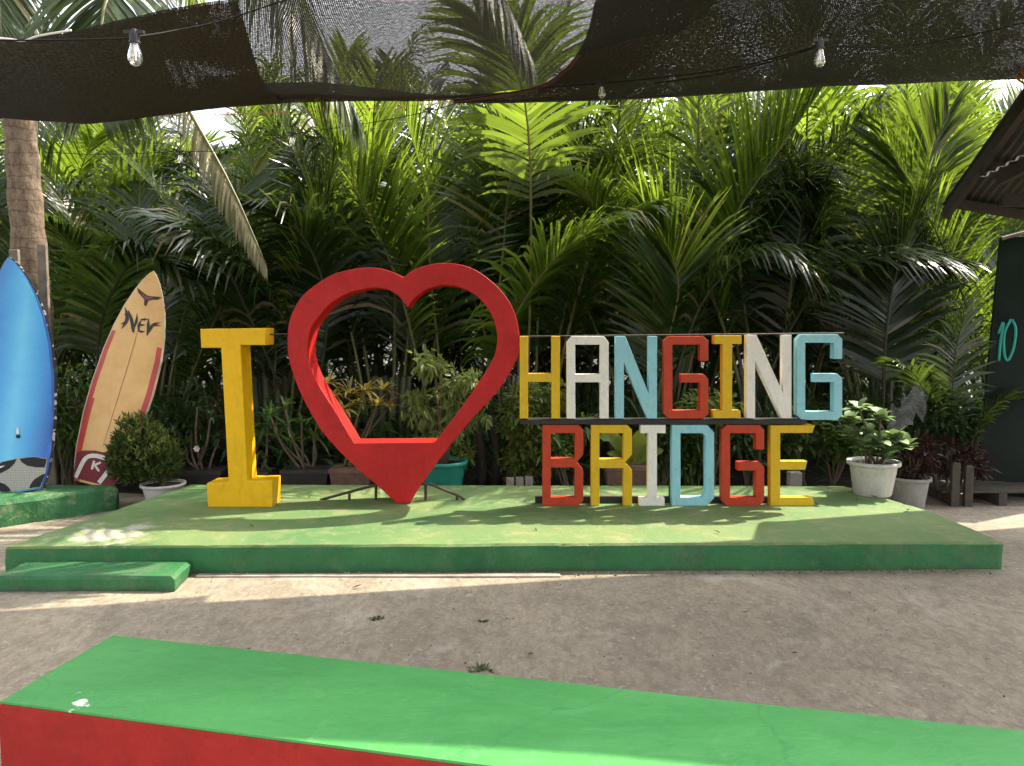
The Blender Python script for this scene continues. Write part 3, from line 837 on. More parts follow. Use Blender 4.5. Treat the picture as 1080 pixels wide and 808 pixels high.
# ------------------------------------------------------------------ palm fronds
def frond(path, nl, Lmax, wid, rng, a0=68, a1=24, vlift=18, droop=.5, start=.16, rr=.02, lmin=.45, twist=0.0, hang=0.0, broken=0.0):
    """feather leaf: path = points of the midrib; returns MB with leaflets (0) and midrib (1)"""
    mb = MB()
    n = 26; S = bez(path, n)
    mb.tube(S[::2] + [S[-1]], [rr*(1-.85*i/13) for i in range(len(S[::2])+1)], 5, 1)
    up0 = Vector((0,0,1))
    for i in range(nl):
        t = start + (1-start)*(i+.5)/nl
        k = min(int(t*(n-1)), n-2); u = t*(n-1)-k
        p = S[k].lerp(S[k+1], u); T = (S[k+1]-S[k]).normalized()
        side = T.cross(up0)
        if side.length < .05: side = Vector((1,0,0))
        side.normalize()
        if twist: side = Matrix.Rotation(twist*(1-.5*t), 3, T) @ side
        N = side.cross(T).normalized()
        s_ = (t-start)/(1-start)
        L0 = Lmax*(lmin + (1-lmin)*math.sin(min(1, s_*2.2+.05)*math.pi/2))*(1 - .62*max(0, (s_-.45)/.55)**1.4)
        ang = R(a0 + (a1-a0)*s_**1.2)
        for sg in (1,-1):
            if rng.random() < broken: continue
            L = L0*rng.uniform(.88,1.06); aa = ang + R(rng.uniform(-5,5)); vl = R(vlift + rng.uniform(-7,7))
            d = T*math.cos(aa) + (side*sg*math.cos(vl) + N*math.sin(vl))*math.sin(aa)
            d.z -= hang
            d.normalize()
            wv = (T - d*T.dot(d)); wv.normalize()
            wv = (wv*.92 + N*(.39*rng.uniform(.2,1.3))).normalized()
            q = p.copy(); vs = []; w0 = wid*rng.uniform(.8,1.15)
            dr = droop*rng.uniform(.5,1.6)
            segs = 4
            for j in range(segs+1):
                ww = w0*(.55, 1.0, .92, .62, .06)[j]*.5
                vs += [q + wv*ww, q - wv*ww]
                d = (d + Vector((0,0,-dr*.30*(j+.4)))).normalized()
                wv = (wv - d*wv.dot(d)).normalized()
                q = q + d*(L/segs)
            mb.add(vs, [(2*j, 2*j+1, 2*j+3, 2*j+2) for j in range(segs)], 0)
    return mb
def mesh_of(mb, name, mats):
    me = bpy.data.meshes.new(name)
    me.from_pydata(mb.v, [], mb.f)
    for mt in mats: me.materials.append(mt)
    me.polygons.foreach_set('material_index', mb.m)
    me.polygons.foreach_set('use_smooth', [True]*len(me.polygons))
    return me
def arc_path(L, e0, e1, power=1.6, bendy=0.0):
    """local midrib in the XZ plane, leaving the ground at elevation e0, ending at e1 (degrees)"""
    p = Vector((0,0,0)); out = [p.copy()]; k = 14
    for i in range(k):
        e = R(e0 + (e1-e0)*((i+.5)/k)**power)
        p = p + Vector((math.cos(e), bendy*math.sin(i/k*3), math.sin(e)))*(L/k)
        out.append(p.copy())
    return out
rp = random.Random(11)
TEMPL = []
for i in range(18):
    e0 = rp.uniform(72, 87); e1 = rp.choice((62, 50, 38, 25, 8, -12)); L = rp.uniform(5.0, 6.2)
    mk = ('palm', 'palm', 'palm_dark')[i % 3]
    mb = frond(arc_path(L, e0, e1, rp.uniform(1.3, 2.2), rp.uniform(-.06,.06)), 78, rp.uniform(.95, 1.2), rp.uniform(.036,.048), rp,
               a0=rp.uniform(52,66), a1=rp.uniform(22,34), vlift=rp.uniform(8,34), droop=rp.choice((.06,.12,.25,.5,.9)), start=rp.uniform(.2,.3), rr=.028, broken=rp.choice((.02,.04,.14)))
    TEMPL.append((mesh_of(mb, 'palm_frond', [M[mk], M['rachis']]), e1))
BIG = []                                   # the broad leaves of the front row
for i in range(14):
    e0 = rp.uniform(74, 87); e1 = rp.choice((56, 42, 26, 8, -10)); L = rp.uniform(5.4, 6.4)
    mb = frond(arc_path(L, e0, e1, rp.uniform(1.3, 2.4), rp.uniform(-.10,.10)), 76, rp.uniform(1.15, 1.4), rp.uniform(.038,.047), rp,
               a0=rp.uniform(50,62), a1=rp.uniform(22,34), vlift=rp.uniform(4,36), droop=rp.choice((.06,.12,.2,.35,.7)), start=rp.uniform(.24,.34), rr=.032, broken=rp.choice((.01,.03,.10)))
    BIG.append((mesh_of(mb, 'palm_frond', [M[('palm','palm','palm','palm_dark')[i % 4]], M['rachis']]), e1))
DEAD = []
for i in range(3):
    mb = frond(arc_path(rp.uniform(3.0,3.8), 68, -62, 1.1), 46, .75, .04, rp, droop=2.2, vlift=-20, start=.2, broken=.25, hang=.4)
    DEAD.append(mesh_of(mb, 'palm_frond_dry', [M['palm_brown'], M['rachis_dark']]))
HERO = {}      # palm index -> list of explicit frond paths (image points with distance)
def hero(path_px, mk='palm', **kw):
    pts = [W(*p) for p in path_px]
    kw['droop'] = kw.get('droop', .35)*.45
    return frond(pts, kw.pop('nl', 84), kw.pop('Lmax', .85)*1.35, kw.pop('wid', .043), rp, **kw), mk
def palm(x, y, nf, label, scale=1.0, heroes=(), dead=0, spread=1.0, group='palms in the dense thicket behind the platform', amax=None):
    root = empty('nipa_palm', (x, y, 0), label, 'palm', group)
    a_ = rp.uniform(0, 6.28)
    for k in range(nf):
        az = a_ + k*2.399 + rp.uniform(-.3,.3)
        POOL = BIG if y < 9 else TEMPL
        me, e1 = POOL[rp.randrange(len(POOL))]
        # leaves that would reach out over the platform are the shorter, steeper ones
        fwd = -math.sin(az)
        if y < 9 and fwd > .30:
            az = -az + rp.uniform(-.3,.3); fwd = -math.sin(az)
        if fwd > -.1:
            me, e1 = rp.choice([q for q in POOL if q[1] > (38 if y < 9 else 20)])
        o = bpy.data.objects.new('frond', me); C.objects.link(o); o.parent = root
        o.location = (math.cos(az)*.18, math.sin(az)*.18, -.05)
        sc = scale*rp.uniform(.80, 1.08)*(.86 if fwd > .1 else 1)
        o.scale = (sc*spread, sc, sc)
        o.rotation_euler = (rp.uniform(-.12,.12), rp.uniform(-.10,.16)*1.0, az)
    for k in range(dead):
        az = rp.uniform(.4, 2.7)
        o = bpy.data.objects.new('dry_frond', DEAD[k % 3]); C.objects.link(o); o.parent = root
        o.location = (math.cos(az)*.15, math.sin(az)*.15, 0); o.rotation_euler = (0, 0, az); o.scale = (.8,.8,.8)
    for (mb, mk) in heroes:
        mb.build('frond', [M[mk], M['rachis'] if mk != 'palm_dark' else M['rachis_dark']], root, smooth=True)
    # swollen leaf bases
    st = MB()
    for k in range(9):
        az = k*.7
        st.tube([(x+.22*math.cos(az), y+.22*math.sin(az), 0), (x+.15*math.cos(az), y+.15*math.sin(az), .5), (x+.2*math.cos(az), y+.2*math.sin(az), 1.0)], [.07,.05,.03], 6)
    st.build('leaf_base', M['rachis_dark'], root, smooth=True)
    return root

palm(-5.9, 8.6, 8, 'dark green palm behind the coconut trunk at the left edge', .80, dead=1)
palm(-4.1, 8.4, 7, 'dark low palm behind the cream surfboard', .72, dead=2,
     heroes=[hero([(330,420,8.3),(290,320,8.0),(235,262,7.8),(160,225,7.6)], 'palm_dark', Lmax=.75, droop=1.2, vlift=5),
             hero([(100,420,8.2),(110,330,8.0),(150,270,7.8),(215,300,7.5)], 'palm_dark', Lmax=.7, droop=1.0)])
palm(-2.7, 8.5, 7, 'palm with silvery arching leaves behind the yellow letter I', .78, dead=1,
     heroes=[hero([(300,420,8.4),(262,330,8.1),(225,260,7.9),(170,235,7.7)], 'palm_dark', Lmax=.7, droop=.9, vlift=5),
             hero([(330,440,8.4),(345,330,8.2),(320,250,7.9),(262,215,7.6)], 'palm_dark', Lmax=.8, droop=1.1)])
palm(-1.35, 8.6, 7, 'sunlit palm with yellow green leaves rising above the heart', .90,
     heroes=[hero([(455,440,8.6),(420,300,8.5),(380,210,8.3),(325,115,8.1)], 'palm', Lmax=.95, vlift=25),
             hero([(470,440,8.6),(455,300,8.5),(448,200,8.4),(420,100,8.3)], 'palm', Lmax=.9, vlift=25)])
palm(.15, 8.7, 7, 'tall palm whose upright leaf shows through the shade net', .90,
     heroes=[hero([(510,420,8.7),(528,290,8.6),(545,150,8.5),(612,-30,8.4)], 'palm', Lmax=.95, vlift=12, start=.35), (frond([(.15,8.7,0),(.2,8.2,2.5),(.1,7.5,3.8),(-.3,6.9,4.25)], 50, 1.1, .055, rp, droop=.3, start=.4), 'palm'),
             hero([(500,430,8.6),(545,330,8.2),(600,260,7.9),(690,215,7.6)], 'palm', Lmax=.85, droop=1.0, vlift=15)])
palm(1.6, 8.6, 7, 'palm with combed grey green leaf behind the red letter G', .82,
     heroes=[hero([(690,440,8.2),(705,360,8.0),(715,290,7.9),(680,215,7.8)], 'palm', Lmax=.85, vlift=20, a0=60),
             hero([(700,440,8.3),(740,320,8.1),(800,270,7.9),(870,300,7.6)], 'palm_dark', Lmax=.7, droop=1.2)])
palm(2.9, 8.6, 7, 'palm with bright yellow green leaf above the white letter N', .88,
     heroes=[hero([(720,400,8.6),(765,250,8.4),(810,175,8.2),(868,92,8.0)], 'palm', Lmax=.95, vlift=28, wid=.05),
             hero([(800,420,8.4),(850,320,8.2),(915,275,8.0),(1005,275,7.7)], 'palm_dark', Lmax=.75, droop=.9, vlift=8)])
palm(4.2, 8.5, 7, 'palm with dark feathered leaves behind the white flower pot', .86, dead=1,
     heroes=[hero([(930,460,8.0),(935,350,7.9),(950,270,7.8),(985,190,7.7)], 'palm_dark', Lmax=.85, vlift=6, a0=62),
             hero([(950,330,8.6),(962,240,8.4),(975,180,8.2),(1000,120,8.0)], 'palm', Lmax=.85, vlift=22)])
palm(5.7, 8.4, 8, 'shaded palm beside the tin roofed shelter', .74, dead=1)
for i, (x, y, sc, lb) in enumerate([(-6.9,10.4,.98,'rear palm standing left of the coconut trunk'), (-5.0,10.8,.95,'rear palm between the coconut trunk and the cream surfboard'),
        (-3.2,10.2,.95,'rear palm rising behind the pale hanging dry leaf'), (-1.9,10.9,1.0,'rear palm above the left lobe of the heart'),
        (-.5,10.3,1.02,'rear palm above the right lobe of the heart'), (1.0,10.8,1.0,'rear palm above the letters A and N'),
        (2.4,10.3,.95,'rear palm below the wide bright gap of sky'), (3.9,10.8,1.05,'rear palm above the blue letter G'),
        (5.4,10.3,1.05,'rear palm left of the tin roof edge'), (7.0,10.6,1.0,'rear palm hidden mostly by the tin roof')]):
    palm(x, y, 8, lb, sc*1.08, dead=1)
for i, (x, y, sc, lb) in enumerate([(-8.2,13.2,1.1,'farthest palm at the left edge of the thicket'), (-5.9,13.0,1.12,'farthest palm seen just right of the coconut trunk'),
        (-3.6,13.4,1.12,'farthest palm behind the hanging dry leaf'), (-1.4,13.0,1.15,'farthest palm over the middle of the heart'),
        (.9,13.4,1.1,'farthest palm right of the heart'), (3.0,13.2,1.02,'farthest palm under the bright gap of sky'),
        (5.2,13.0,1.18,'farthest palm above the blue letter G'), (7.4,13.3,1.15,'farthest palm beside the tin roof')]):
    palm(x, y, 10, lb, sc*1.12)
# the mass of wood behind them, which reads as one
far = MB()
for k in range(120):
    x = -16 + 32*(k+rp.random())/120; y = rp.uniform(15, 18)
    az = rp.uniform(0, 6.28); me = TEMPL[rp.randrange(18)][0]
    Mx = Matrix.Translation((x, y, 0)) @ Matrix.Rotation(az, 4, 'Z') @ Matrix.Rotation(rp.uniform(-.1,.75), 4, 'Y') @ Matrix.Scale(rp.uniform(.85,1.15), 4)
    o = len(far.v)
    far.v += [tuple(Mx @ v.co) for v in me.vertices]
    far.f += [tuple(i+o for i in p.vertices) for p in me.polygons]
    far.m += [p.material_index for p in me.polygons]
tag(far.build('far_thicket', [M['palm_dark'], M['rachis_dark']], loc=(0, 16, 0), smooth=True), 'far mass of dark palm leaves behind the rows of palms', 'thicket', kind='stuff')

# coconut palm on the left: trunk, crown above the net, hanging leaves
cr = empty('coconut_palm', W(34, 470, 7.3).to_tuple()[:2] + (0,), 'coconut palm with ringed brown trunk behind the blue surfboard', 'palm')
tp = [W(36,330,7.3), W(34,300,7.3), W(26,200,7.3), W(20,110,7.3), W(12,-20,7.25), W(4,-130,7.2)]
bx_ = tp[0].copy(); bx_.z = 0; bx_.x += .02
tpts = bez([bx_] + tp, 40)
m = MB()
m.tube(tpts, [.165 - .035*min(1, i/30) + .008*math.sin(i*2.1) for i in range(40)], 18); m.build('trunk', M['trunk'], cr, smooth=True)
top = tp[-1]
cocof = [([top, W(60,-230,6.2), W(114,-60,5.3), W(108,20,4.95), W(98,95,4.8)], 'coco', dict(Lmax=.95, droop=.30, vlift=-8, nl=100, start=.30, a0=52)),
         ([top, W(-30,-200,6.3), W(-8,-60,5.5), W(2,40,5.1)], 'coco', dict(Lmax=.9, droop=.4, vlift=-8, nl=84, start=.3, a0=50)),
         ([top, W(140,-240,6.3), W(262,-90,5.6), W(330,30,5.5), W(372,110,5.5)], 'coco', dict(Lmax=.95, droop=.5, vlift=-10, nl=90, start=.2)),
         ([top, W(80,-100,6.9), W(190,100,6.75), W(243,195,6.65), W(280,278,6.6)], 'palm_pale', dict(Lmax=.40, droop=1.2, vlift=-15, nl=96, hang=.75, start=.42, a0=62, a1=40, broken=.3, wid=.022)),
         ([top, top+Vector((1.2,.6,.9)), top+Vector((2.5,1.0,.9)), top+Vector((3.9,1.2,.0))], 'coco', dict(Lmax=.9, droop=.7, vlift=-10)),
         ([top, top+Vector((-1.2,.4,.8)), top+Vector((-2.4,.7,.5)), top+Vector((-3.4,.9,-.7))], 'coco', dict(Lmax=.9, droop=.7, vlift=-10)),
         ([top, top+Vector((.2,1.0,.9)), top+Vector((.4,2.2,.9)), top+Vector((.5,3.4,-.1))], 'coco', dict(Lmax=.9, droop=.7, vlift=-10)),
         ([top, W(220,-260,6.6), W(420,-150,6.2), W(520,-20,6.0), W(560,60,5.95)], 'coco', dict(Lmax=.9, droop=.6, vlift=-10, start=.2))]
for pth, mk, kw in cocof:
    mb = frond(pth, kw.pop('nl', 70), kw.pop('Lmax'), kw.pop('wid', .042), rp, start=kw.pop('start', .14), rr=.03, **kw)
    mb.build('frond', [M[mk], M['rachis']], cr, smooth=True)

# two weathered stakes the blue board leans against
for px, y0_, lb in ((13.5, 263, 'grey wooden stake behind the left of the blue surfboard tip'), (43, 258, 'grey wooden stake behind the right of the blue surfboard tip')):
    p = W(px, y0_, 6.95); m = MB(); m.box((p.x-.04, 6.95, 0), (p.x+.04, 6.99, p.z))
    tag(m.build('wooden_stake', M['wood'], loc=(p.x, 6.97, 0), bevel=.006), lb, 'stake', 'stakes behind the blue surfboard')

# ------------------------------------------------------------------ potted plants
rq = random.Random(5)
def leaf_quad(mb, p, d, up, L, w, mi=0, fold=.25, curl=.0, segs=2):
    d = Vector(d).normalized()
    s = d.cross(Vector(up))
    if s.length < 1e-3: s = Vector((1,0,0))
    s.normalize(); n = s.cross(d)
    P = Vector(p); q = []
    for j in range(segs+1):
        t = j/segs
        ww = w*.5*(math.sin(math.pi*(.12+.86*t))**.8)
        c = P + d*(L*t) - Vector((0,0,curl*L*t*t))
        q.append((c - s*ww + n*ww*fold, c, c + s*ww + n*ww*fold))
    vs = [v for r in q for v in r]
    fs = []
    for j in range(segs):
        o = j*3; fs += [(o,o+1,o+4,o+3), (o+1,o+2,o+5,o+4)]
    mb.add(vs, fs, mi)
def rdir(): 
    while True:
        v = Vector((rq.uniform(-1,1), rq.uniform(-1,1), rq.uniform(-1,1)))
        if .1 < v.length < 1: return v.normalized()
def bush(mb, blobs, n, L, w, up=.3, curl=.2, mi=0, shell=.45):
    """blobs: (centre, radii); leaves through the outer part of each clump"""
    tot = sum(r[0]*r[1]*r[2] for c, r in blobs)
    for c, r in blobs:
        for k in range(max(4, int(n*r[0]*r[1]*r[2]/tot))):
            d = rdir(); t = shell + (1-shell)*rq.random()**.6
            p = Vector(c) + Vector((d.x*r[0], d.y*r[1], d.z*r[2]))*t
            dd = (d*.8 + rdir()*.7 + Vector((0,0,up))).normalized()
            leaf_quad(mb, p, dd, rdir()*.5+Vector((0,0,1)), L*rq.uniform(.7,1.25), w*rq.uniform(.8,1.2), mi, curl=curl)
def rosette(mb, c, n, L, w, elev=(10,75), curl=.5, mi=0, axis=None):
    for k in range(n):
        az = k*2.4+rq.uniform(-.3,.3); e = R(rq.uniform(*elev))
        d = Vector((math.cos(az)*math.cos(e), math.sin(az)*math.cos(e), math.sin(e)))
        leaf_quad(mb, c, d, (0,0,1), L*rq.uniform(.7,1.15), w, mi, curl=curl*rq.uniform(.4,1.3), segs=4)
def pot(root, c, r0, r1, h, mat, z0, rim=.015):
    m = MB()
    m.lathe([(r0*.96,0),(r0,.01),(r1*.97,h*.86),(r1*.98,h*.88),(r1+rim,h*.89),(r1+rim,h),(r1-.005,h),(r1-.012,h*.9)], 30, (c[0],c[1],z0), 0, .006)
    o = m.build('pot', mat, root, smooth=True)
    m = MB(); m.lathe([(0.001,h*.88),(r1*.5,h*.9),(r1-.008,h*.89)], 20, (c[0],c[1],z0), 0); m.build('soil', M['potsoil'], root)
    return z0+h*.9
def boxpot(root, c, wx, wy, h, mat, z0):
    m = MB(); x, y = c
    vs = []
    for z, k in ((0,.86),(h*.85,1),(h*.85,1.05),(h,1.05)):
        for sx, sy in ((-1,-1),(1,-1),(1,1),(-1,1)): vs.append((x+sx*wx/2*k, y+sy*wy/2*k, z0+z))
    fs = [(r*4+i, r*4+(i+1)%4, r*4+4+(i+1)%4, r*4+4+i) for r in range(3) for i in range(4)] + [(12,13,14,15)]
    m.add(vs, fs); m.build('pot', mat, root, bevel=.006)
    return z0+h

# round clipped bush in a white pot (stands on the ground left of the platform)
c = G(156, 531, 0.012); c.y = 6.55; c.x = W(155,0,6.55).x
rt = empty('potted_bush', (c.x, c.y, .01), 'dense round green bush in a pale pot beside the cream surfboard', 'potted plant')
zs = pot(rt, (c.x, c.y), .13, .17, .20, M['pot_white'], .01)
m = MB(); m.tube([(c.x,c.y,zs-.03),(c.x,c.y,zs+.3)], .02, 6); m.build('stem', M['twig'], rt)
m = MB(); cc = W(152, 480, 6.55)
bl_ = [((cc.x,cc.y,cc.z-.02),(.255,.23,.23)), ((cc.x-.03,cc.y-.03,cc.z+.13),(.16,.16,.19)), ((cc.x-.11,cc.y-.05,cc.z-.06),(.16,.16,.16)), ((cc.x+.13,cc.y-.04,cc.z-.05),(.16,.16,.18))]
for c_, r_ in bl_:
    for k in range(360):
        d = rdir(); p = Vector(c_) + Vector((d.x*r_[0], d.y*r_[1], d.z*r_[2]))*rq.choice((rq.uniform(.55,1.0), rq.uniform(.7,1.14)))
        ax = (d*.6 + Vector((0,0,.9)) + rdir()*.35).normalized()
        for j in range(5):
            leaf_quad(m, p + ax*.012*j, (ax + rdir()*.7).normalized(), rdir(), .05, .016, 0, curl=0)
m.build('foliage', M['leaf_cypress'], rt)

# pots standing on the right rear corner of the platform
def broad_cluster(mb, c, n, L, w):
    for k in range(n):
        az = k*2.4 + rq.uniform(-.4,.4); e = R(rq.uniform(5, 60))
        d = Vector((math.cos(az)*math.cos(e), math.sin(az)*math.cos(e), math.sin(e)))
        leaf_quad(mb, Vector(c)+Vector((0,0,rq.uniform(-.04,.02))), d, (0,0,1), L*rq.uniform(.7,1.1), w*rq.uniform(.85,1.1), 0, fold=.2, curl=.25, segs=4)
wp = G(920, 521, PZ)
rt = empty('potted_plant', (wp.x, wp.y, PZ), 'fleshy pale green plant in white bucket pot on the platform corner', 'potted plant')
zs = pot(rt, (wp.x, wp.y), .145, .185, .275, M['pot_white'], PZ, .02)
m = MB(); st = MB()
tops = [W(905,430,wp.y), W(928,440,wp.y-.05), W(899,460,wp.y), W(925,465,wp.y-.1), W(945,462,wp.y-.05), W(912,470,wp.y-.12), W(935,478,wp.y-.1), W(897,445,wp.y+.1), W(953,470,wp.y)]
for tpn in tops:
    b0 = Vector((wp.x+rq.uniform(-.06,.06), wp.y+rq.uniform(-.06,.06), zs-.03))
    md = b0.lerp(tpn, .5) + Vector((rq.uniform(-.03,.03), 0, .04))
    st.tube(bez([b0, md, tpn], 7), .009, 5)
    broad_cluster(m, tpn, 15, .15, .10)
    broad_cluster(m, md, 9, .13, .09)
st.build('stem', M['twig'], rt, smooth=True); m.build('foliage', M['leaf_jade'], rt, smooth=True)

gx, gy = G(958, 535, 0).to_tuple()[:2]
rt = empty('potted_plant', (gx, gy, .01), 'low dark red plant in grey cement pot right of the white bucket', 'potted plant')
zs = pot(rt, (gx, gy), .125, .158, .26, M['pot_grey'], .01)
m = MB(); bush(m, [((gx+.02,gy,zs+.14),(.15,.14,.16)), ((gx+.1,gy,zs+.25),(.14,.14,.14))], 420, .075, .026, .4); m.build('foliage', M['leaf_red'], rt)
m = MB()
for k in range(7): m.tube([(gx+rq.uniform(-.05,.05),gy,zs-.03),(gx+rq.uniform(-.15,.15),gy+rq.uniform(-.1,.1),zs+.2)], .006, 5)
m.build('stem', M['twig'], rt)

# shaded bushes at the right, on the ground behind the platform corner
def ground_bush(name, label, cat, x, y, parts, twig=None, z0=.0):
    rt = empty(name, (x, y, z0), label, cat)
    for nm, mb, mt in parts: mb.build(nm, mt, rt)
    if twig:
        m = MB()
        for tpn in twig:
            m.tube(bez([(x+rq.uniform(-.05,.05), y+rq.uniform(-.04,.04), z0), ((x+tpn[0])/2+rq.uniform(-.04,.04), (y+tpn[1])/2, (z0+tpn[2])/2), tpn], 7), [.014,.013,.012,.011,.009,.007,.005], 5)
        m.build('stem', M['twig'], rt, smooth=True)
    return rt
p = W(990, 440, 7.0)
m = MB(); bush(m, [((p.x,7.0,p.z),(.30,.26,.26)), ((p.x-.12,7.0,p.z+.16),(.2,.2,.14)), ((p.x+.2,7.0,p.z-.05),(.2,.2,.2))], 1500, .085, .035, .2)
ground_bush('leafy_shrub', 'dark leafy shrub behind the grey cement pot with a plastic sheet on it', 'shrub', p.x, 7.0, [('foliage', m, M['leaf_dark'])], [(p.x,7,p.z), (p.x-.1,7,p.z+.1), (p.x+.15,7,p.z)])
p = W(1000, 478, 6.75)
m = MB(); bush(m, [((p.x,6.75,p.z),(.30,.2,.13)), ((p.x+.1,6.7,p.z-.1),(.22,.2,.10))], 420, .085, .028, .3)
ground_bush('red_leaf_shrub', 'dark red leaved shrub in front of the leafy dark shrub', 'shrub', p.x, 6.75, [('foliage', m, M['leaf_red'])], [(p.x-.2,6.75,p.z), (p.x,6.75,p.z), (p.x+.2,6.75,p.z)])
# grey plastic sheet draped over the shrub
def plastic():
    t = NT('clear_grey_plastic')
    p = t.principled((.14, .15, .16), .3, None, .5); tr = t.n('ShaderNodeBsdfTransparent')
    m = t.n('ShaderNodeMixShader'); m.inputs[0].default_value = .5
    t.l(p.outputs[0], m.inputs[1]); t.l(tr.outputs[0], m.inputs[2]); return t.done(m)
M['plastic'] = plastic()
m = MB(); vs = []; n1, n2 = 14, 12
for j in range(n2+1):
    for i in range(n1+1):
        u = i/n1; v = j/n2
        q = W(944 + 40*u - 8*v, 410 + 42*v + 10*abs(u-.5) + 6*math.sin(u*7), 6.72)
        q.y += .05*mnoise.noise(Vector((u*4, v*4, 2))) + .14*(u-.3)**2; q.z += .03*mnoise.noise(Vector((u*5, v*3, 7)))
        vs.append(q)
m.add(vs, [(j*(n1+1)+i, j*(n1+1)+i+1, (j+1)*(n1+1)+i+1, (j+1)*(n1+1)+i) for j in range(n2) for i in range(n1) if not ((i > 9 and j > 7) or (i < 3 and j < 3))])
o = m.build('plastic_sheet', M['plastic'], loc=W(955,430,6.72), smooth=True)
tag(o, 'crumpled grey clear plastic sheet caught on the dark shrub', 'plastic sheet')

# row of plants along the back of the platform (on the soil behind it)
def dracaena(px, pys, Y, potspec, name, label, mat, nros, L=.22, w=.03, elev=(0,75)):
    b = W(px, 510, Y); z0 = .0
    rt = empty(name, (b.x, Y, z0), label, 'potted plant')
    kind, col, s = potspec
    if kind == 'box': zs = boxpot(rt, (b.x, Y), s[0], s[1], s[2], col, z0)
    else: zs = pot(rt, (b.x, Y), s[0], s[1], s[2], col, z0)
    st = MB(); m = MB()
    for (tx, ty) in pys:
        tpn = W(tx, ty, Y + rq.uniform(-.12,.12))
        b0 = Vector((b.x+rq.uniform(-.08,.08), Y+rq.uniform(-.04,.04), zs-.02))
        st.tube(bez([b0, b0.lerp(tpn,.5)+Vector((rq.uniform(-.05,.05),0,-.02)), tpn], 8), [.014,.014,.013,.012,.012,.011,.01,.008], 6)
        rosette(m, tpn, nros, L, w, elev, .5)
    st.build('stem', M['twig'], rt, smooth=True); m.build('foliage', mat, rt, smooth=True)
    return rt
dracaena(372, [(352,418),(368,415),(385,412),(398,428),(362,432),(410,430),(345,405),(380,425),(404,412)], 7.0, ('box', M['pot_tan'], (.36,.28,.27)), 'potted_strap_plant', 'golden yellow strap-leaved plant seen through the heart', M['leaf_gold'], 14, .23, .030)
dracaena(325, [(300,430),(285,438),(318,445),(335,440),(308,465),(292,460),(330,462)], 7.0, ('box', M['pot_black'], (.42,.26,.26)), 'potted_strap_plant', 'green strap-leaved plant with pale stems in a dark box pot left of the heart', M['leaf_green'], 12, .25, .026)
dracaena(215, [(208,428),(196,470),(222,440),(214,470),(232,462),(202,452)], 7.0, ('box', M['pot_black'], (.40,.26,.25)), 'potted_shrub', 'thin leafy shrub with pale flower in dark pot left of the letter I', M['leaf_dark'], 12, .16, .03)
dracaena(268, [(272,470),(262,455),(282,448),(270,488)], 7.0, ('box', M['pot_black'], (.32,.24,.24)), 'potted_strap_plant', 'small strap-leaved plant in dark pot just right of the letter I', M['leaf_green'], 12, .24, .03)
fl_ = W(208, 473, 6.85); m = MB()
for k in range(6):
    a = k*1.05; leaf_quad(m, fl_, (math.cos(a), -.4, math.sin(a)), (0,-1,0), .035, .03)
tag(m.build('flower', M['flower'], loc=fl_), 'single pale pink flower on the shrub left of the yellow letter I', 'flower')

# weeping bush in the teal pot
b = W(467, 510, 6.95)
rt = empty('potted_bush', (b.x, 6.95, .02), 'bright leafy bush in a teal pot behind the right of the heart', 'potted plant')
zs = pot(rt, (b.x, 6.95), .16, .215, .34, M['pot_teal'], .0)
m = MB(); Yb = 7.0
clumps = [(rq.uniform(432,512), rq.uniform(372,490)) for k in range(34)]
clumps = [(x, y) for x, y in clumps if abs(x-472) < 44 - .25*abs(y-430)]
for (px, py) in clumps:
    q = W(px, py, Yb + rq.uniform(-.14,.14)); r_ = rq.uniform(.07,.14)
    for k in range(int(rq.uniform(24, 60))):
        d = rdir(); pt = q + Vector((d.x*r_*1.2, d.y*r_, d.z*r_))*rq.uniform(.2,1.1)
        leaf_quad(m, pt, (d*.6 + Vector((0,0,-.55)) + rdir()*.7).normalized(), rdir()+Vector((0,-.6,.4)), .085*rq.uniform(.5,1.3), .03*rq.uniform(.7,1.2), 0, curl=.15)
m.build('foliage', M['leaf_lime'], rt)
st = MB()
for (px, py) in clumps[::2]:
    st.tube(bez([(b.x+rq.uniform(-.04,.04),6.95,zs-.03), W((467+px)/2,(py+470)/2,6.97), W(px,py,7.0)], 8), [.013,.012,.011,.010,.009,.008,.006,.004], 5)
st.build('stem', M['twig'], rt, smooth=True)

# narrow column shrub behind the letter H, in a white brick-edged bed
b = W(551, 505, 7.15)
rt = empty('column_shrub', (b.x, 7.15, 0), 'tall narrow small-leaved shrub behind the yellow letter H', 'shrub')
m = MB()
for k in range(13):
    q = W(551 + rq.uniform(-10,10), 415 + k*7, 7.15)
    bush(m, [(q, (.17,.15,.11))], 150, .065, .032, .1, shell=.3)
for k in range(4):
    q = W(575 + rq.uniform(-4,14), 412 + k*11, 7.2); bush(m, [(q, (.14,.12,.09))], 110, .065, .034, .1, shell=.3)
m.build('foliage', M['leaf_lime'], rt)
st = MB()
for k in range(5): st.tube(bez([(b.x+.05*(k-2),7.15,0),(b.x+.06*(k-2),7.15,.5),(b.x+.04*(k-2),7.15,1.1)],6), .012, 5)
st.build('stem', M['twig'], rt, smooth=True)
wbk = MB()
for k in range(3):
    x = W(538+k*10, 508, 6.9).x; wbk.box((x-.035,6.86,.0), (x+.035,6.94,.185+.006*k))
tag(wbk.build('white_planter_edge', M['pot_grey'], loc=(W(548,508,6.9).x,6.9,0), bevel=.004), 'row of white edging blocks at the foot of the narrow column shrub', 'edging')

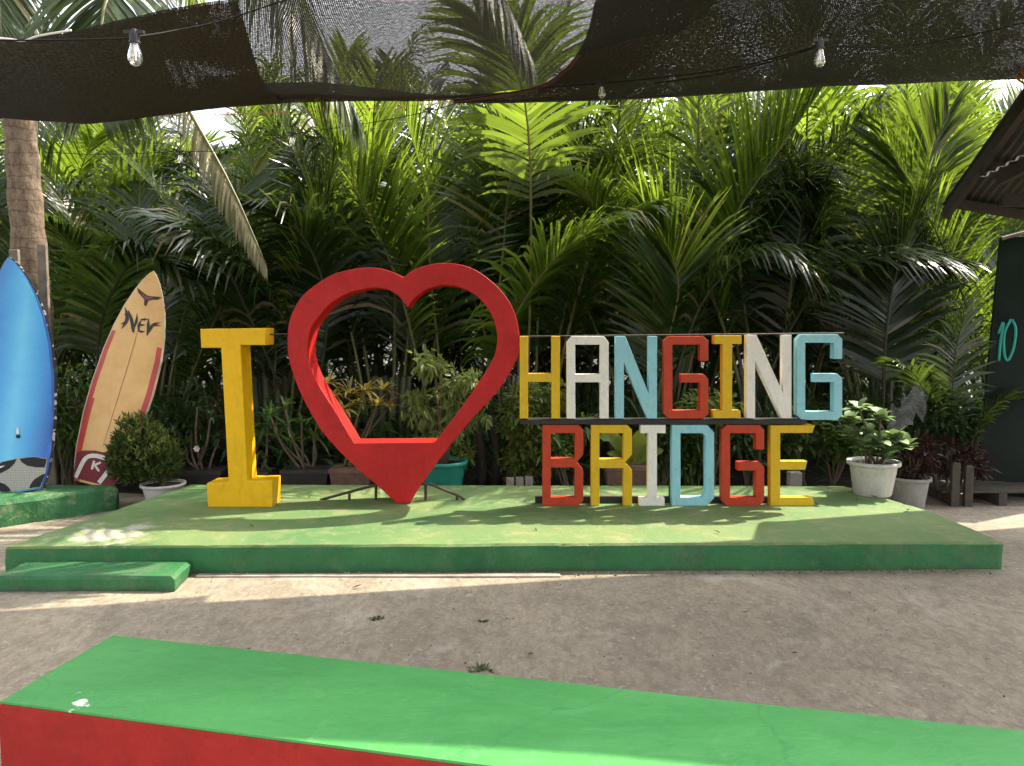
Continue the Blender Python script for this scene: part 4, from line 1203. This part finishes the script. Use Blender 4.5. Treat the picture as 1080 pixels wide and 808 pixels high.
# broad-leaved plant in a tan pot behind the letter R
b = W(662, 505, 6.98)
rt = empty('potted_broadleaf', (b.x, 6.98, 0), 'broad lime leaved plant in a long tan clay pot behind the letter R', 'potted plant')
zs = boxpot(rt, (b.x, 6.98), .42, .26, .30, M['pot_tan'], 0)
m = MB()
def blade(mb, pts, w, mi=0):
    P = bez(pts, 10); vs = []
    for i, q in enumerate(P):
        t = i/9; T = (P[min(i+1,9)]-P[max(i-1,0)]).normalized()
        s = T.cross(Vector((0,-1,.3))).normalized(); ww = w*.5*max(.06, math.sin(math.pi*min(1,(.02+t*.98)))**.6 if t > .25 else .06 + t*1.2)
        vs += [q - s*ww + Vector((0,-.3*ww,0)), q, q + s*ww + Vector((0,-.3*ww,0))]
    mb.add(vs, [f for i in range(9) for f in ((3*i,3*i+1,3*i+4,3*i+3),(3*i+1,3*i+2,3*i+5,3*i+4))], mi)
c0 = W(668, 497, 6.98)
for (tx, ty, mxx, myy, w) in ((632,462,648,462,.12),(676,452,672,470,.15),(690,462,682,475,.10),(655,470,660,480,.08),(700,475,688,478,.08),(640,478,652,480,.07)):
    blade(m, [c0, W(mxx, myy, 6.95), W(tx, ty, 6.88)], w)
m.build('foliage', M['leaf_banana'], rt, smooth=True)

# leafy plants filling the bed behind the letters
bedspec = [('leaf_green',600,470,'bushy green plant seen through the red letter B',.26,.30,500,.11,.03),
           ('leaf_green',735,470,'leafy plant seen through the pale blue letter D',.24,.28,420,.13,.035),
           ('leaf_lime',752,428,'light green shrub behind the yellow letter I and the shelf bar',.26,.14,320,.10,.04),
           ('leaf_dark',790,470,'dark leafy plant behind the lower red letter G',.22,.28,380,.10,.035),
           ('leaf_green',848,462,'round-leaved shrub behind the yellow letter E',.32,.32,520,.085,.05),
           ('leaf_green',880,470,'small leafy shrub left of the white bucket pot',.20,.22,300,.085,.05),
           ('leaf_dark',700,462,'dim leafy plant behind the white letter I of the lower row',.2,.3,320,.11,.035),
           ('leaf_dark',425,490,'dim low leafy plant behind the point of the heart',.22,.2,300,.10,.03),
           ('leaf_green',68,430,'yellow green shrub between the two surfboards',.22,.42,520,.11,.035),
           ('leaf_dark',178,440,'dim dark shrub behind the cream surfboard',.26,.34,420,.11,.035)]
for mk, px, py, lb, rx, rz, n, L, w in bedspec:
    Yb = 7.1 + rq.uniform(-.1,.25)
    if px < 100: Yb = 7.0
    q = W(px, py, Yb); m = MB()
    bl_ = [((q.x+rq.uniform(-.6,.6)*rx, Yb+rq.uniform(-.12,.12), q.z+rq.uniform(-.6,.6)*rz), (rx*rq.uniform(.4,.7), .16, rz*rq.uniform(.35,.6))) for k in range(6)]
    bush(m, bl_, n, L, w, .15, .35, shell=.2)
    ground_bush('leafy_shrub', lb, 'shrub', q.x, Yb, [('foliage', m, M[mk])], [c_ for c_, r_ in bl_])
# small pale pot card by the E
q = W(839, 508, 6.85); m = MB(); m.box((q.x-.055,6.83,0), (q.x+.055,6.93,.245))
tag(m.build('small_pot', M['pot_grey'], loc=(q.x,6.88,0), bevel=.008), 'small square white pot showing behind the yellow letter E', 'pot')

# bare dry stumps in the shadow behind the platform
for px, h, lb in ((507,.55,'dry brown stump right of the teal pot'), (522,.7,'thin dark trunk left of the column shrub')):
    q = W(px, 505, 7.3); m = MB(); m.tube(bez([(q.x,7.3,0),(q.x+.02,7.3,h*.5),(q.x-.02,7.3,h)],6), [.07,.06,.055,.05,.045,.03], 8)
    tag(m.build('dry_stump', M['wood_brown'], loc=(q.x,7.3,0), smooth=True), lb, 'stump')

ug = MB()
for k in range(5200):
    x = rq.uniform(-8.5, 8.5); y = rq.uniform(7.35, 9.6) if abs(x) < 3.9 or x < 0 else rq.uniform(7.7, 9.6)
    h = rq.uniform(0, .75)
    leaf_quad(ug, (x, y, h), (rq.uniform(-1,1), rq.uniform(-1,.4), rq.uniform(.0,1.4)), (0,0,1), rq.uniform(.25,.5), rq.uniform(.03,.07), 0, curl=.4)
for k in range(5200):
    x = rq.uniform(-13, 13); y = rq.uniform(11.2, 14.5); h = 2.9*rq.random()**1.2
    leaf_quad(ug, (x, y, h), (rq.uniform(-1,1), rq.uniform(-1,.4), rq.uniform(-.3,1.4)), (0,0,1), rq.uniform(.5,.95), rq.uniform(.06,.13), 0, curl=.4)
for k in range(5200):
    x = rq.uniform(-19, 19); y = rq.uniform(18.3, 20.5); h = 4.6*rq.random()
    leaf_quad(ug, (x, y, h), (rq.uniform(-1,1), rq.uniform(-1,.4), rq.uniform(-.6,1.0)), (0,0,1), rq.uniform(.9,1.6), rq.uniform(.12,.26), 0, curl=.3)
tag(ug.build('undergrowth', M['leaf_dark'], loc=(0, 8.4, 0)), 'dark tangled undergrowth on the soil below the palms', 'undergrowth', kind='stuff')

# ------------------------------------------------------------------ right side: leaning board, pallet, shelter roof
def panel_mat():
    t = NT('dull_green_black_panel')
    a = t.noise(1.6, 6, .65, dist=.5)
    c = t.mix(t.ramp(a, [(.35, 0), (.7, 1)]), (.004, .009, .006), (.012, .023, .016))
    return t.done(t.principled(c, t.ramp(a, [(.3, .28), (.7, .5)]), t.bump(t.noise(4, 5, .6), .01, .3), .10))
M['panel'] = panel_mat()
rt = empty('leaning_board', (4.6, 7.1, 0), 'tall dark green board leaning at the right edge with teal number 10', 'board')
A = W(1029, 512, 7.0); A.z = .0; B = W(1055, 250, 7.25); D = W(1150, 520, 6.75); D.z = .0; Cc = B + (D - A)
m = MB(); nrm = (D-A).cross(B-A).normalized()
if nrm.y > 0: nrm = -nrm
vs = [A, D, Cc, B]; vs2 = [v - nrm*.035 for v in vs]
m.add(vs + vs2, [(0,1,2,3),(7,6,5,4),(0,4,5,1),(1,5,6,2),(2,6,7,3),(3,7,4,0)]); m.build('panel', M['panel'], rt, bevel=.006)
def onpanel(px, py, lift=.006):
    d = ray(px, py); k = (A - EYE).dot(nrm)/d.dot(nrm); return EYE + d*k + nrm*lift
M['teal_paint'] = plain('teal_brush_paint', (.02, .30, .24), .5, .2)
m = MB()
m.tube(bez([onpanel(1052.5,352), onpanel(1058,340), onpanel(1055,360), onpanel(1053,381)], 12), .013, 6)
m.tube(bez([onpanel(1066,337), onpanel(1059,352), onpanel(1059,374), onpanel(1063,380), onpanel(1069,366), onpanel(1071,347), onpanel(1067,337)], 22), .013, 6)
m.build('painted_number', M['teal_paint'], rt, smooth=True)
m = MB(); m.tube([onpanel(1056,252,.02), onpanel(1110,238,.02)], .018, 6); m.build('top_rail', M['wood'], rt)

sr = empty('young_palm', W(1000,505,6.9).to_tuple()[:2] + (0,), 'small dark young palm growing in front of the leaning board', 'palm')
for k, pth in enumerate(([(1003,520,6.9),(1004,440,6.88),(1008,372,6.84),(1022,318,6.75)], [(1001,520,6.92),(985,450,6.9),(968,400,6.86),(946,382,6.8)], [(1004,520,6.9),(1030,455,6.85),(1052,425,6.8),(1074,420,6.75)])):
    mb = frond([W(*q) for q in pth], 34, .42, .026, rp, droop=.25, start=.3, rr=.010, a0=58, a1=30, vlift=4)
    mb.build('frond', [M['palm_dark'], M['rachis_dark']], sr, smooth=True)
rt = empty('wooden_pallet', (4.25, 6.75, 0), 'low slatted wooden pallet at the foot of the leaning board', 'pallet')
for k in range(5):
    m = MB(); m.box((3.72, 6.55+.10*k, .12), (4.9, 6.62+.10*k, .14)); m.build('slat', M['wood_dark'], rt, bevel=.003)
for x in (3.80, 4.2, 4.75):
    m = MB(); m.box((x, 6.54, .0), (x+.07, 7.04, .119)); m.build('bearer', M['wood_dark'], rt)
for px, pt in ((1008, 488), (1022, 492)):
    q = W(px, pt, 6.52); m = MB(); m.box((q.x-.035, 6.50, .0), (q.x+.035, 6.538, q.z)); m.build('upright', M['wood_dark'], rt, bevel=.004)

# shelter roof corner
rt = empty('shelter_roof', W(1040, 200, 5.9), 'dark corrugated tin shelter roof with brown beams at the right edge', 'shelter')
P1 = W(994, 217, 6.3); P2 = W(1100, 66, 4.7)
alongr = (P2-P1).normalized(); rightd = Vector((1, .25, -.10)).normalized()
nr = alongr.cross(rightd).normalized()
if nr.z < 0: nr = -nr
Lr = (P2-P1).length*1.6; Wr = 2.6
m = MB(); vs = []; n1 = 104
for j in range(2):
    for i in range(n1+1):
        vs.append(P1 + rightd*(Wr*i/n1) + alongr*(Lr*j) + nr*.014*math.cos(i/n1*Wr/.076*2*math.pi))
m.add(vs, [(i, i+1, n1+2+i, n1+1+i) for i in range(n1)]); m.build('roof_sheet', M['tin'], rt, smooth=True)
def beam(a, b, w, h, mat, nm):
    a = Vector(a); b = Vector(b); T = (b-a).normalized(); S = T.cross(Vector((0,0,1))).normalized(); U = S.cross(T)
    m = MB(); vs = []
    for p in (a, b):
        for s_, u_ in ((-1,-1),(1,-1),(1,1),(-1,1)): vs.append(p + S*(s_*w/2) + U*(u_*h/2))
    m.add(vs, [(0,1,2,3),(7,6,5,4),(0,4,5,1),(1,5,6,2),(2,6,7,3),(3,7,4,0)]); return m.build(nm, mat, rt, bevel=.004)
off = -nr*.06
beam(P1 + off + rightd*.03 - alongr*.02, P1 + alongr*Lr + off + rightd*.03, .05, .09, M['wood_brown'], 'verge_rafter')
for f_ in (.10, .42, .75, 1.0):
    q = P1 + alongr*(Lr*f_*.62) + off*1.15 + rightd*.06
    beam(q, q + rightd*2.4, .05, .07, M['wood_brown'], 'purlin')
# added white wavy strip standing in for sky light under the roof; beams below
e0 = W(1036, 187, 5.6); e1 = W(1110, 148, 5.2)
ed = (e1-e0).normalized(); back = Vector((.35, .9, .12)).normalized(); nn = ed.cross(back).normalized()
m = MB(); vs = []; n1 = 60; LL = (e1-e0).length
for j in range(2):
    for i in range(n1+1):
        vs.append(e0 + ed*(LL*i/n1) + back*(.10*j) + nn*.010*math.cos(i/n1*LL/.07*2*math.pi))
m.add(vs, [(i, i+1, n1+2+i, n1+1+i) for i in range(n1)]); m.build('gap_light_strip', M['gap_light'], rt, smooth=True)
beam(W(1052,190,5.5), W(1130,150,5.1), .06, .085, M['wood_brown'], 'beam')
beam(W(1056,211,5.6), W(1140,214,5.5), .06, .085, M['wood_brown'], 'beam')
# post that carries it, out of frame
m = MB(); q = W(1140, 214, 5.5); m.box((q.x-.05, q.y-.05, 0), (q.x+.05, q.y+.05, q.z)); m.build('post', M['wood_brown'], rt)

# ------------------------------------------------------------------ shade nets
def sheet(name, label, edge_far, edge_near, mat, nu=46, nv=30, sag=.05, seed=0, cat='shade net', matfn=None, mats=None, fold=None, group=None, skip=None):
    Fp = bez(edge_far, nu+1); Np = bez(edge_near, nu+1)
    rt = empty(name, Fp[0], label, cat, group)
    vs = []; uvs = []
    for j in range(nv+1):
        v = j/nv
        for i in range(nu+1):
            u = i/nu
            p = Fp[i].lerp(Np[i], v)
            p.z += -sag*4*v*(1-v) + .035*mnoise.noise(Vector((p.x*1.1, p.y*1.6, seed)))*min(1, v*8) + .012*mnoise.noise(Vector((p.x*5, p.y*2, seed+3)))
            vs.append(p); uvs.append((p.x, p.y*1.0 + p.z*.3))
    m = MB(); fs = [(j*(nu+1)+i, j*(nu+1)+i+1, (j+1)*(nu+1)+i+1, (j+1)*(nu+1)+i) for j in range(nv) for i in range(nu) if not (skip and skip((i+.5)/nu, (j+.5)/nv))]
    m.add(vs, fs)
    o = m.build('cloth', mats or mat, rt, smooth=True)
    uvl = o.data.uv_layers.new(name='UVMap')
    for lp_ in o.data.loops: uvl.data[lp_.index].uv = uvs[lp_.vertex_index]
    if matfn:
        fl2 = [((i+.5)/nu, (j+.5)/nv) for j in range(nv) for i in range(nu)]
        for p, (u, v) in zip(o.data.polygons, fl2): p.material_index = matfn(u, v)
    return rt, Fp, Np
# right, thick sheet
fr = [W(478,107,5.4), W(560,106,5.5), W(700,101,5.68), W(880,88,6.0), W(1085,72,6.35), W(1280,50,6.6)]
nr_ = [W(560,96,5.75), W(618,48,4.9), W(640,-40,4.0), Vector((.9,2.2,2.9)), Vector((2.6,1.2,2.8)), Vector((4.6,.8,2.8))]
# near edge runs from the tie, along the brown curved hem, to overhead behind the viewer
hem = [W(478,107,5.4), W(560,95,5.4), W(597,74,5.0), W(620,40,4.6), W(631,0,4.2), Vector((.44,3.5,3.02)), Vector((.42,3.15,2.98))]
hemp = bez(hem, 47)
farp = bez(fr, 47)
rightp = bez([W(1280,50,6.7), Vector((4.7,3.0,3.0)), Vector((4.7,-1.2,2.8))], 31)
rt = empty('shade_net', farp[10], 'dense black shade net with brown curved hem hung over the right half', 'shade net', 'shade nets overhead')
# blend surface: rows go from hem (u=0) to right side (u=1); columns from far (v=0) to near (v=1)
nu, nv = 60, 44
leftp = bez(hem[:], nv+1)
rightc = bez([W(1280,50,6.6), Vector((5.6,4.6,3.25)), Vector((5.4,1.95,2.88))], nv+1)
fpc = bez(fr, nu+1); npc = bez([leftp[-1], Vector((2.6,2.88,2.92)), rightc[-1]], nu+1)
vs = []; uvs = []
for j in range(nv+1):
    v = j/nv
    for i in range(nu+1):
        u = i/nu
        p = leftp[j]*(1-u) + rightc[j]*u + fpc[i]*(1-v) + npc[i]*v - (leftp[0]*(1-u)*(1-v) + rightc[0]*u*(1-v) + leftp[-1]*(1-u)*v + rightc[-1]*u*v)
        e = min(1, u*8)*min(1, v*8)
        p = p + Vector((0,0,(-.05*math.sin(math.pi*u)*math.sin(math.pi*v)**2 + .05*mnoise.noise(Vector((p.x*1.2,p.y*1.6,4))))*e))
        vs.append(p); uvs.append((p.x, p.y))
m = MB(); m.add(vs, [(j*(nu+1)+i, j*(nu+1)+i+1, (j+1)*(nu+1)+i+1, (j+1)*(nu+1)+i) for j in range(nv) for i in range(nu)])
o = m.build('cloth', M['net_thick'], rt, smooth=True)
uvl = o.data.uv_layers.new(name='UVMap')
for lp_ in o.data.loops: uvl.data[lp_.index].uv = uvs[lp_.vertex_index]
m = MB(); m.tube(bez(hem, 60), .014, 6); m.build('hem', M['net_hem'], rt, smooth=True)
m = MB(); m.tube([p + Vector((0,0,-.004)) for p in fpc], .011, 6); m.build('edge_cord', M['black_metal'], rt, smooth=True)

# left, thin sheet with a folded dark strip
far_l = [W(-90,112,4.2), W(0,122,4.4), W(60,126,4.55), W(112,127,4.7), W(190,117,4.9), W(280,108,5.1), W(380,105,5.3), W(470,104,5.45), W(560,93,5.6), W(650,86,5.8)]
near_l = [W(-90,50,3.7), W(0,41,3.7), W(60,34,3.65), W(110,24,3.6), W(200,5,3.5), W(290,-14,3.4), Vector((-.75,2.6,2.85)), Vector((-.2,2.7,2.93)), Vector((.42,3.0,3.06)), Vector((1.1,3.0,3.08))]
rt2, Fp, Np = sheet('shade_net', 'black shade net of thin cloth with a dark folded end over the left half', far_l, near_l, M['net_thin'], 80, 40, .03, 2, group='shade nets overhead')
cl_ = [c_ for c_ in rt2.children if c_.name.startswith('cloth')][0]
m = MB(); vs = []; uvs = []; nu_, nv_ = 44, 40
for j in range(nv_+1):
    v = j/nv_; ub = (.575 - .075*v)*80
    for i in range(nu_+1):
        f_ = ub*i/nu_; k = min(int(f_), 79); w_ = f_ - k
        p = (cl_.data.vertices[j*81+k].co.lerp(cl_.data.vertices[j*81+k+1].co, w_)) + rt2.location + Vector((0,0,-.012))
        vs.append(p); uvs.append((p.x, p.y + p.z*.3))
m.add(vs, [(j*(nu_+1)+i, j*(nu_+1)+i+1, (j+1)*(nu_+1)+i+1, (j+1)*(nu_+1)+i) for j in range(nv_) for i in range(nu_)])
o = m.build('folded_end', M['net_fold'], rt2, smooth=True)
uvl = o.data.uv_layers.new(name='UVMap')
for lp_ in o.data.loops: uvl.data[lp_.index].uv = uvs[lp_.vertex_index]
# hanging far border of the left sheet: a doubled strip along the far edge
m = MB(); vs = []; uvs = []
for i, p in enumerate(Fp):
    for k in range(4):
        kk = k*(1 if i < 50 else max(.02, (70-i)/20) if i < 70 else .02); q = p + Vector((0, .004, 0)) + Vector((0,-.16*kk/3, .075*kk/3 - .012*math.sin(kk*1.2)))
        vs.append(q + Vector((0,-.012,-.014))); uvs.append((q.x, q.y+q.z))
m.add(vs, [(i*4+k, i*4+k+1, i*4+k+5, i*4+k+4) for i in range(len(Fp)-1) for k in range(3)])
o = m.build('border', M['net_fold'], rt2, smooth=True)
uvl = o.data.uv_layers.new(name='UVMap')
for lp_ in o.data.loops: uvl.data[lp_.index].uv = uvs[lp_.vertex_index]
# white rope at the left
m = MB(); m.tube(bez([W(-60,38,3.62), W(0,40.5,3.62), W(24,43,3.62), W(40,38,3.6), W(75,32,3.58)], 14), .005, 6)
tag(m.build('white_rope', M['pad_white'], loc=W(0,40,3.6), smooth=True), 'white rope tied along the left end of the shade net', 'rope')
M['orange'] = plain('orange_cord', (.42, .15, .05), .6, .2)
m = MB(); m.tube(bez([W(160,122,5.6), W(240,121,5.65), W(330,117,5.7), W(400,114,5.72), W(478,108,5.72)], 14), .0026, 5)
tag(m.build('tie_line', M['orange'], loc=W(330,117,5.7), smooth=True), 'thin orange cord stretched under the far edge of the net', 'cord')
m = MB(); m.tube(bez([W(1070,66,5.0), W(1076,74,4.95), W(1070,80,4.9), W(1082,88,4.9), W(1076,70,4.92)], 16), .007, 5)
tag(m.build('orange_tie', M['orange'], loc=W(1074,75,4.95), smooth=True), 'small orange cord tie at the right end of the net above the tin roof', 'cord')

# ------------------------------------------------------------------ string lights
def glass():
    t = NT('clear_bulb_glass')
    g = t.n('ShaderNodeBsdfGlass'); g.inputs['IOR'].default_value = 1.25; g.inputs['Roughness'].default_value = .03
    tr = t.n('ShaderNodeBsdfTransparent'); m = t.n('ShaderNodeMixShader'); m.inputs[0].default_value = .45
    gl = t.n('ShaderNodeBsdfGlossy'); gl.inputs['Roughness'].default_value = .08
    m2 = t.n('ShaderNodeMixShader'); m2.inputs[0].default_value = .18
    t.l(g.outputs[0], m.inputs[1]); t.l(tr.outputs[0], m.inputs[2])
    t.l(m.outputs[0], m2.inputs[1]); t.l(gl.outputs[0], m2.inputs[2])
    return t.done(m2)
M['glass'] = glass()
M['filament'] = plain('bulb_stem_white', (.75, .70, .55), .4, .1)
M['wire'] = plain('black_rubber_wire', (.010, .010, .010), .7, .2, spec=.1)
def string(label, wires, bulbs):
    rt = empty('light_string', wires[0][0], label, 'string lights', 'strings of clear bulbs under the net')
    for pts in wires:
        m = MB(); m.tube(bez(pts, 30), .0028, 5); m.build('wire', M['wire'], rt, smooth=True)
    for p in bulbs:
        k_ = .88; m = MB(); m.lathe([(a_*k_, b_*k_) for a_, b_ in [(.004,.045),(.010,.042),(.013,.03),(.0165,.028),(.0165,.004),(.019,.002),(.019,-.004),(.015,-.006)]], 16, p, 0, cap=False)
        m.box((p.x-.03, p.y-.006, p.z+.024), (p.x+.03, p.y+.006, p.z+.034))
        so = m.build('socket', M['black_metal'], rt, smooth=False)
        m = MB(); m.lathe([(a_*k_, b_*k_) for a_, b_ in [(.0145,-.006),(.0155,-.014),(.021,-.030),(.0245,-.048),(.0235,-.062),(.017,-.075),(.006,-.081),(.0005,-.082)]], 20, p); m.build('glass_bulb', M['glass'], so, smooth=True)
        m = MB(); m.tube([p+Vector((0,0,-.008)), p+Vector((.002,0,-.055))], [.006,.003], 6); m.tube([p+Vector((-.006,0,-.03)), p+Vector((-.007,0,-.06))], .0015, 5); m.build('filament_stem', M['filament'], so)
string('string light with one large clear bulb under the dark folded net at left',
       [[W(-40,42,2.55), W(40,42.5,2.5), W(124,41,2.45), W(142,39,2.42)], [W(142,39,2.42), W(180,33,2.6), W(240,20,2.9), W(330,-10,3.2)]], [W(142,44.5,2.42)])
string('string light with two clear bulbs under the dense net at right',
       [[W(478,107,5.2), W(560,94,4.8), W(635,88,4.4), W(760,74,3.7), W(865,48,3.05)], [W(865,48,3.05), W(940,50,3.3), W(1010,40,3.6), W(1090,22,3.9)], [W(865,48,3.05), W(820,63,3.3), W(760,78,3.6), W(690,88,3.9)]], [W(865,51,3.05), W(635,90,4.35)])
string('string light with small hanging bulbs against the palms left of the net tie',
       [[W(478,110,5.5), W(453,117,5.55), W(400,128,5.7), W(308,142,5.9), W(240,158,6.1), W(190,160,6.3), W(100,163,6.6), W(45,160,6.9)], [W(308,142,5.9), W(305,112,5.85)], [W(190,160,6.3), W(190,140,6.3)]], [W(453,119,5.55), W(308,144,5.9), W(190,163,6.3)])

# ------------------------------------------------------------------ small things on the ground
for px, py, r, lb in ((398, 652, .038, 'small weed tuft in the yard left of the point of the heart'), (508, 706, .06, 'larger weed tuft growing against the far edge of the bench'), (510, 655, .025, 'tiny dark weed sprout in the middle of the yard')):
    q = G(px, py, .012); m = MB()
    for k in range(46):
        a = rq.uniform(0,6.28); e = R(rq.uniform(5,60)); rr_ = r*rq.random()
        leaf_quad(m, (q.x+rr_*math.cos(a), q.y+rr_*.6*math.sin(a), q.z-.003), (math.cos(a)*math.cos(e), math.sin(a)*math.cos(e), math.sin(e)), (0,0,1), r*.55, .008, curl=.2)
    tag(m.build('weed_tuft', M['leaf_dark'], loc=q), lb, 'weed', 'weeds in the yard')
grit = MB()
for k in range(900):
    if k < 420: x = rq.uniform(-1.9, 3.1); y = 4.735 + .015*x - abs(rq.gauss(0, .045)); sz = rq.uniform(.003, .010)
    else: x = rq.uniform(-3.2, 3.4); y = rq.uniform(2.6, 4.7); sz = rq.uniform(.002, .0065)
    z = .016
    vs = [Vector((x,y,z)) + Vector((sx*sz*rq.uniform(.6,1.3), sy*sz*rq.uniform(.6,1.3), sz_*sz*rq.uniform(.3,.9))) for sx, sy, sz_ in ((1,0,0),(0,1,0),(-1,0,0),(0,-1,0),(0,0,1),(0,0,-1))]
    grit.add(vs, [(0,1,4),(1,2,4),(2,3,4),(3,0,4),(1,0,5),(2,1,5),(3,2,5),(0,3,5)], rq.choice((0,0,1)))
tag(grit.build('grit', [M['concrete_grey'], M['twig']], loc=(0,4.5,0)), 'loose grit and crumbs scattered on the concrete yard', 'grit', kind='stuff')
for px, py, z, lb in ((903, 527, PZ, 'brown dry leaf at the foot of the white bucket pot'), (926, 525, PZ, 'curled dark dry leaf between the two right pots'), (958, 538, PZ, 'dry leaf in front of the grey cement pot'), (862, 534, PZ, 'dark leaf scrap beside the letter E'), (563, 689, .012, 'small dry leaf in the yard near the bench')):
    q = G(px, py, z+.004); m = MB()
    a = rq.uniform(0, 6.28); leaf_quad(m, q, (math.cos(a), math.sin(a), .12), (0,0,1), .06, .028, fold=.6, curl=-.2)
    tag(m.build('dry_leaf', M['palm_brown'], loc=q), lb, 'leaf', 'dry leaves on the ground')
for k in range(16):
    x = rq.uniform(-2.6, 3.0); y = rq.choice((rq.uniform(3.0, 4.6), rq.uniform(4.9, 6.4)))
    z = (PZ if y > 4.8 else .014) + .004
    m = MB(); a = rq.uniform(0, 6.28); leaf_quad(m, (x, y, z), (math.cos(a), math.sin(a), .10), (0,0,1), rq.uniform(.03,.06), rq.uniform(.010,.022), fold=.6, curl=-.15)
    tag(m.build('leaf_scrap', M['palm_brown'], loc=(x,y,z)), 'tiny dry brown leaf scrap lying on the green platform' if y > 4.8 else 'tiny dry brown leaf scrap lying on the concrete yard', 'leaf', 'leaf scraps on the platform' if y > 4.8 else 'leaf scraps on the yard')
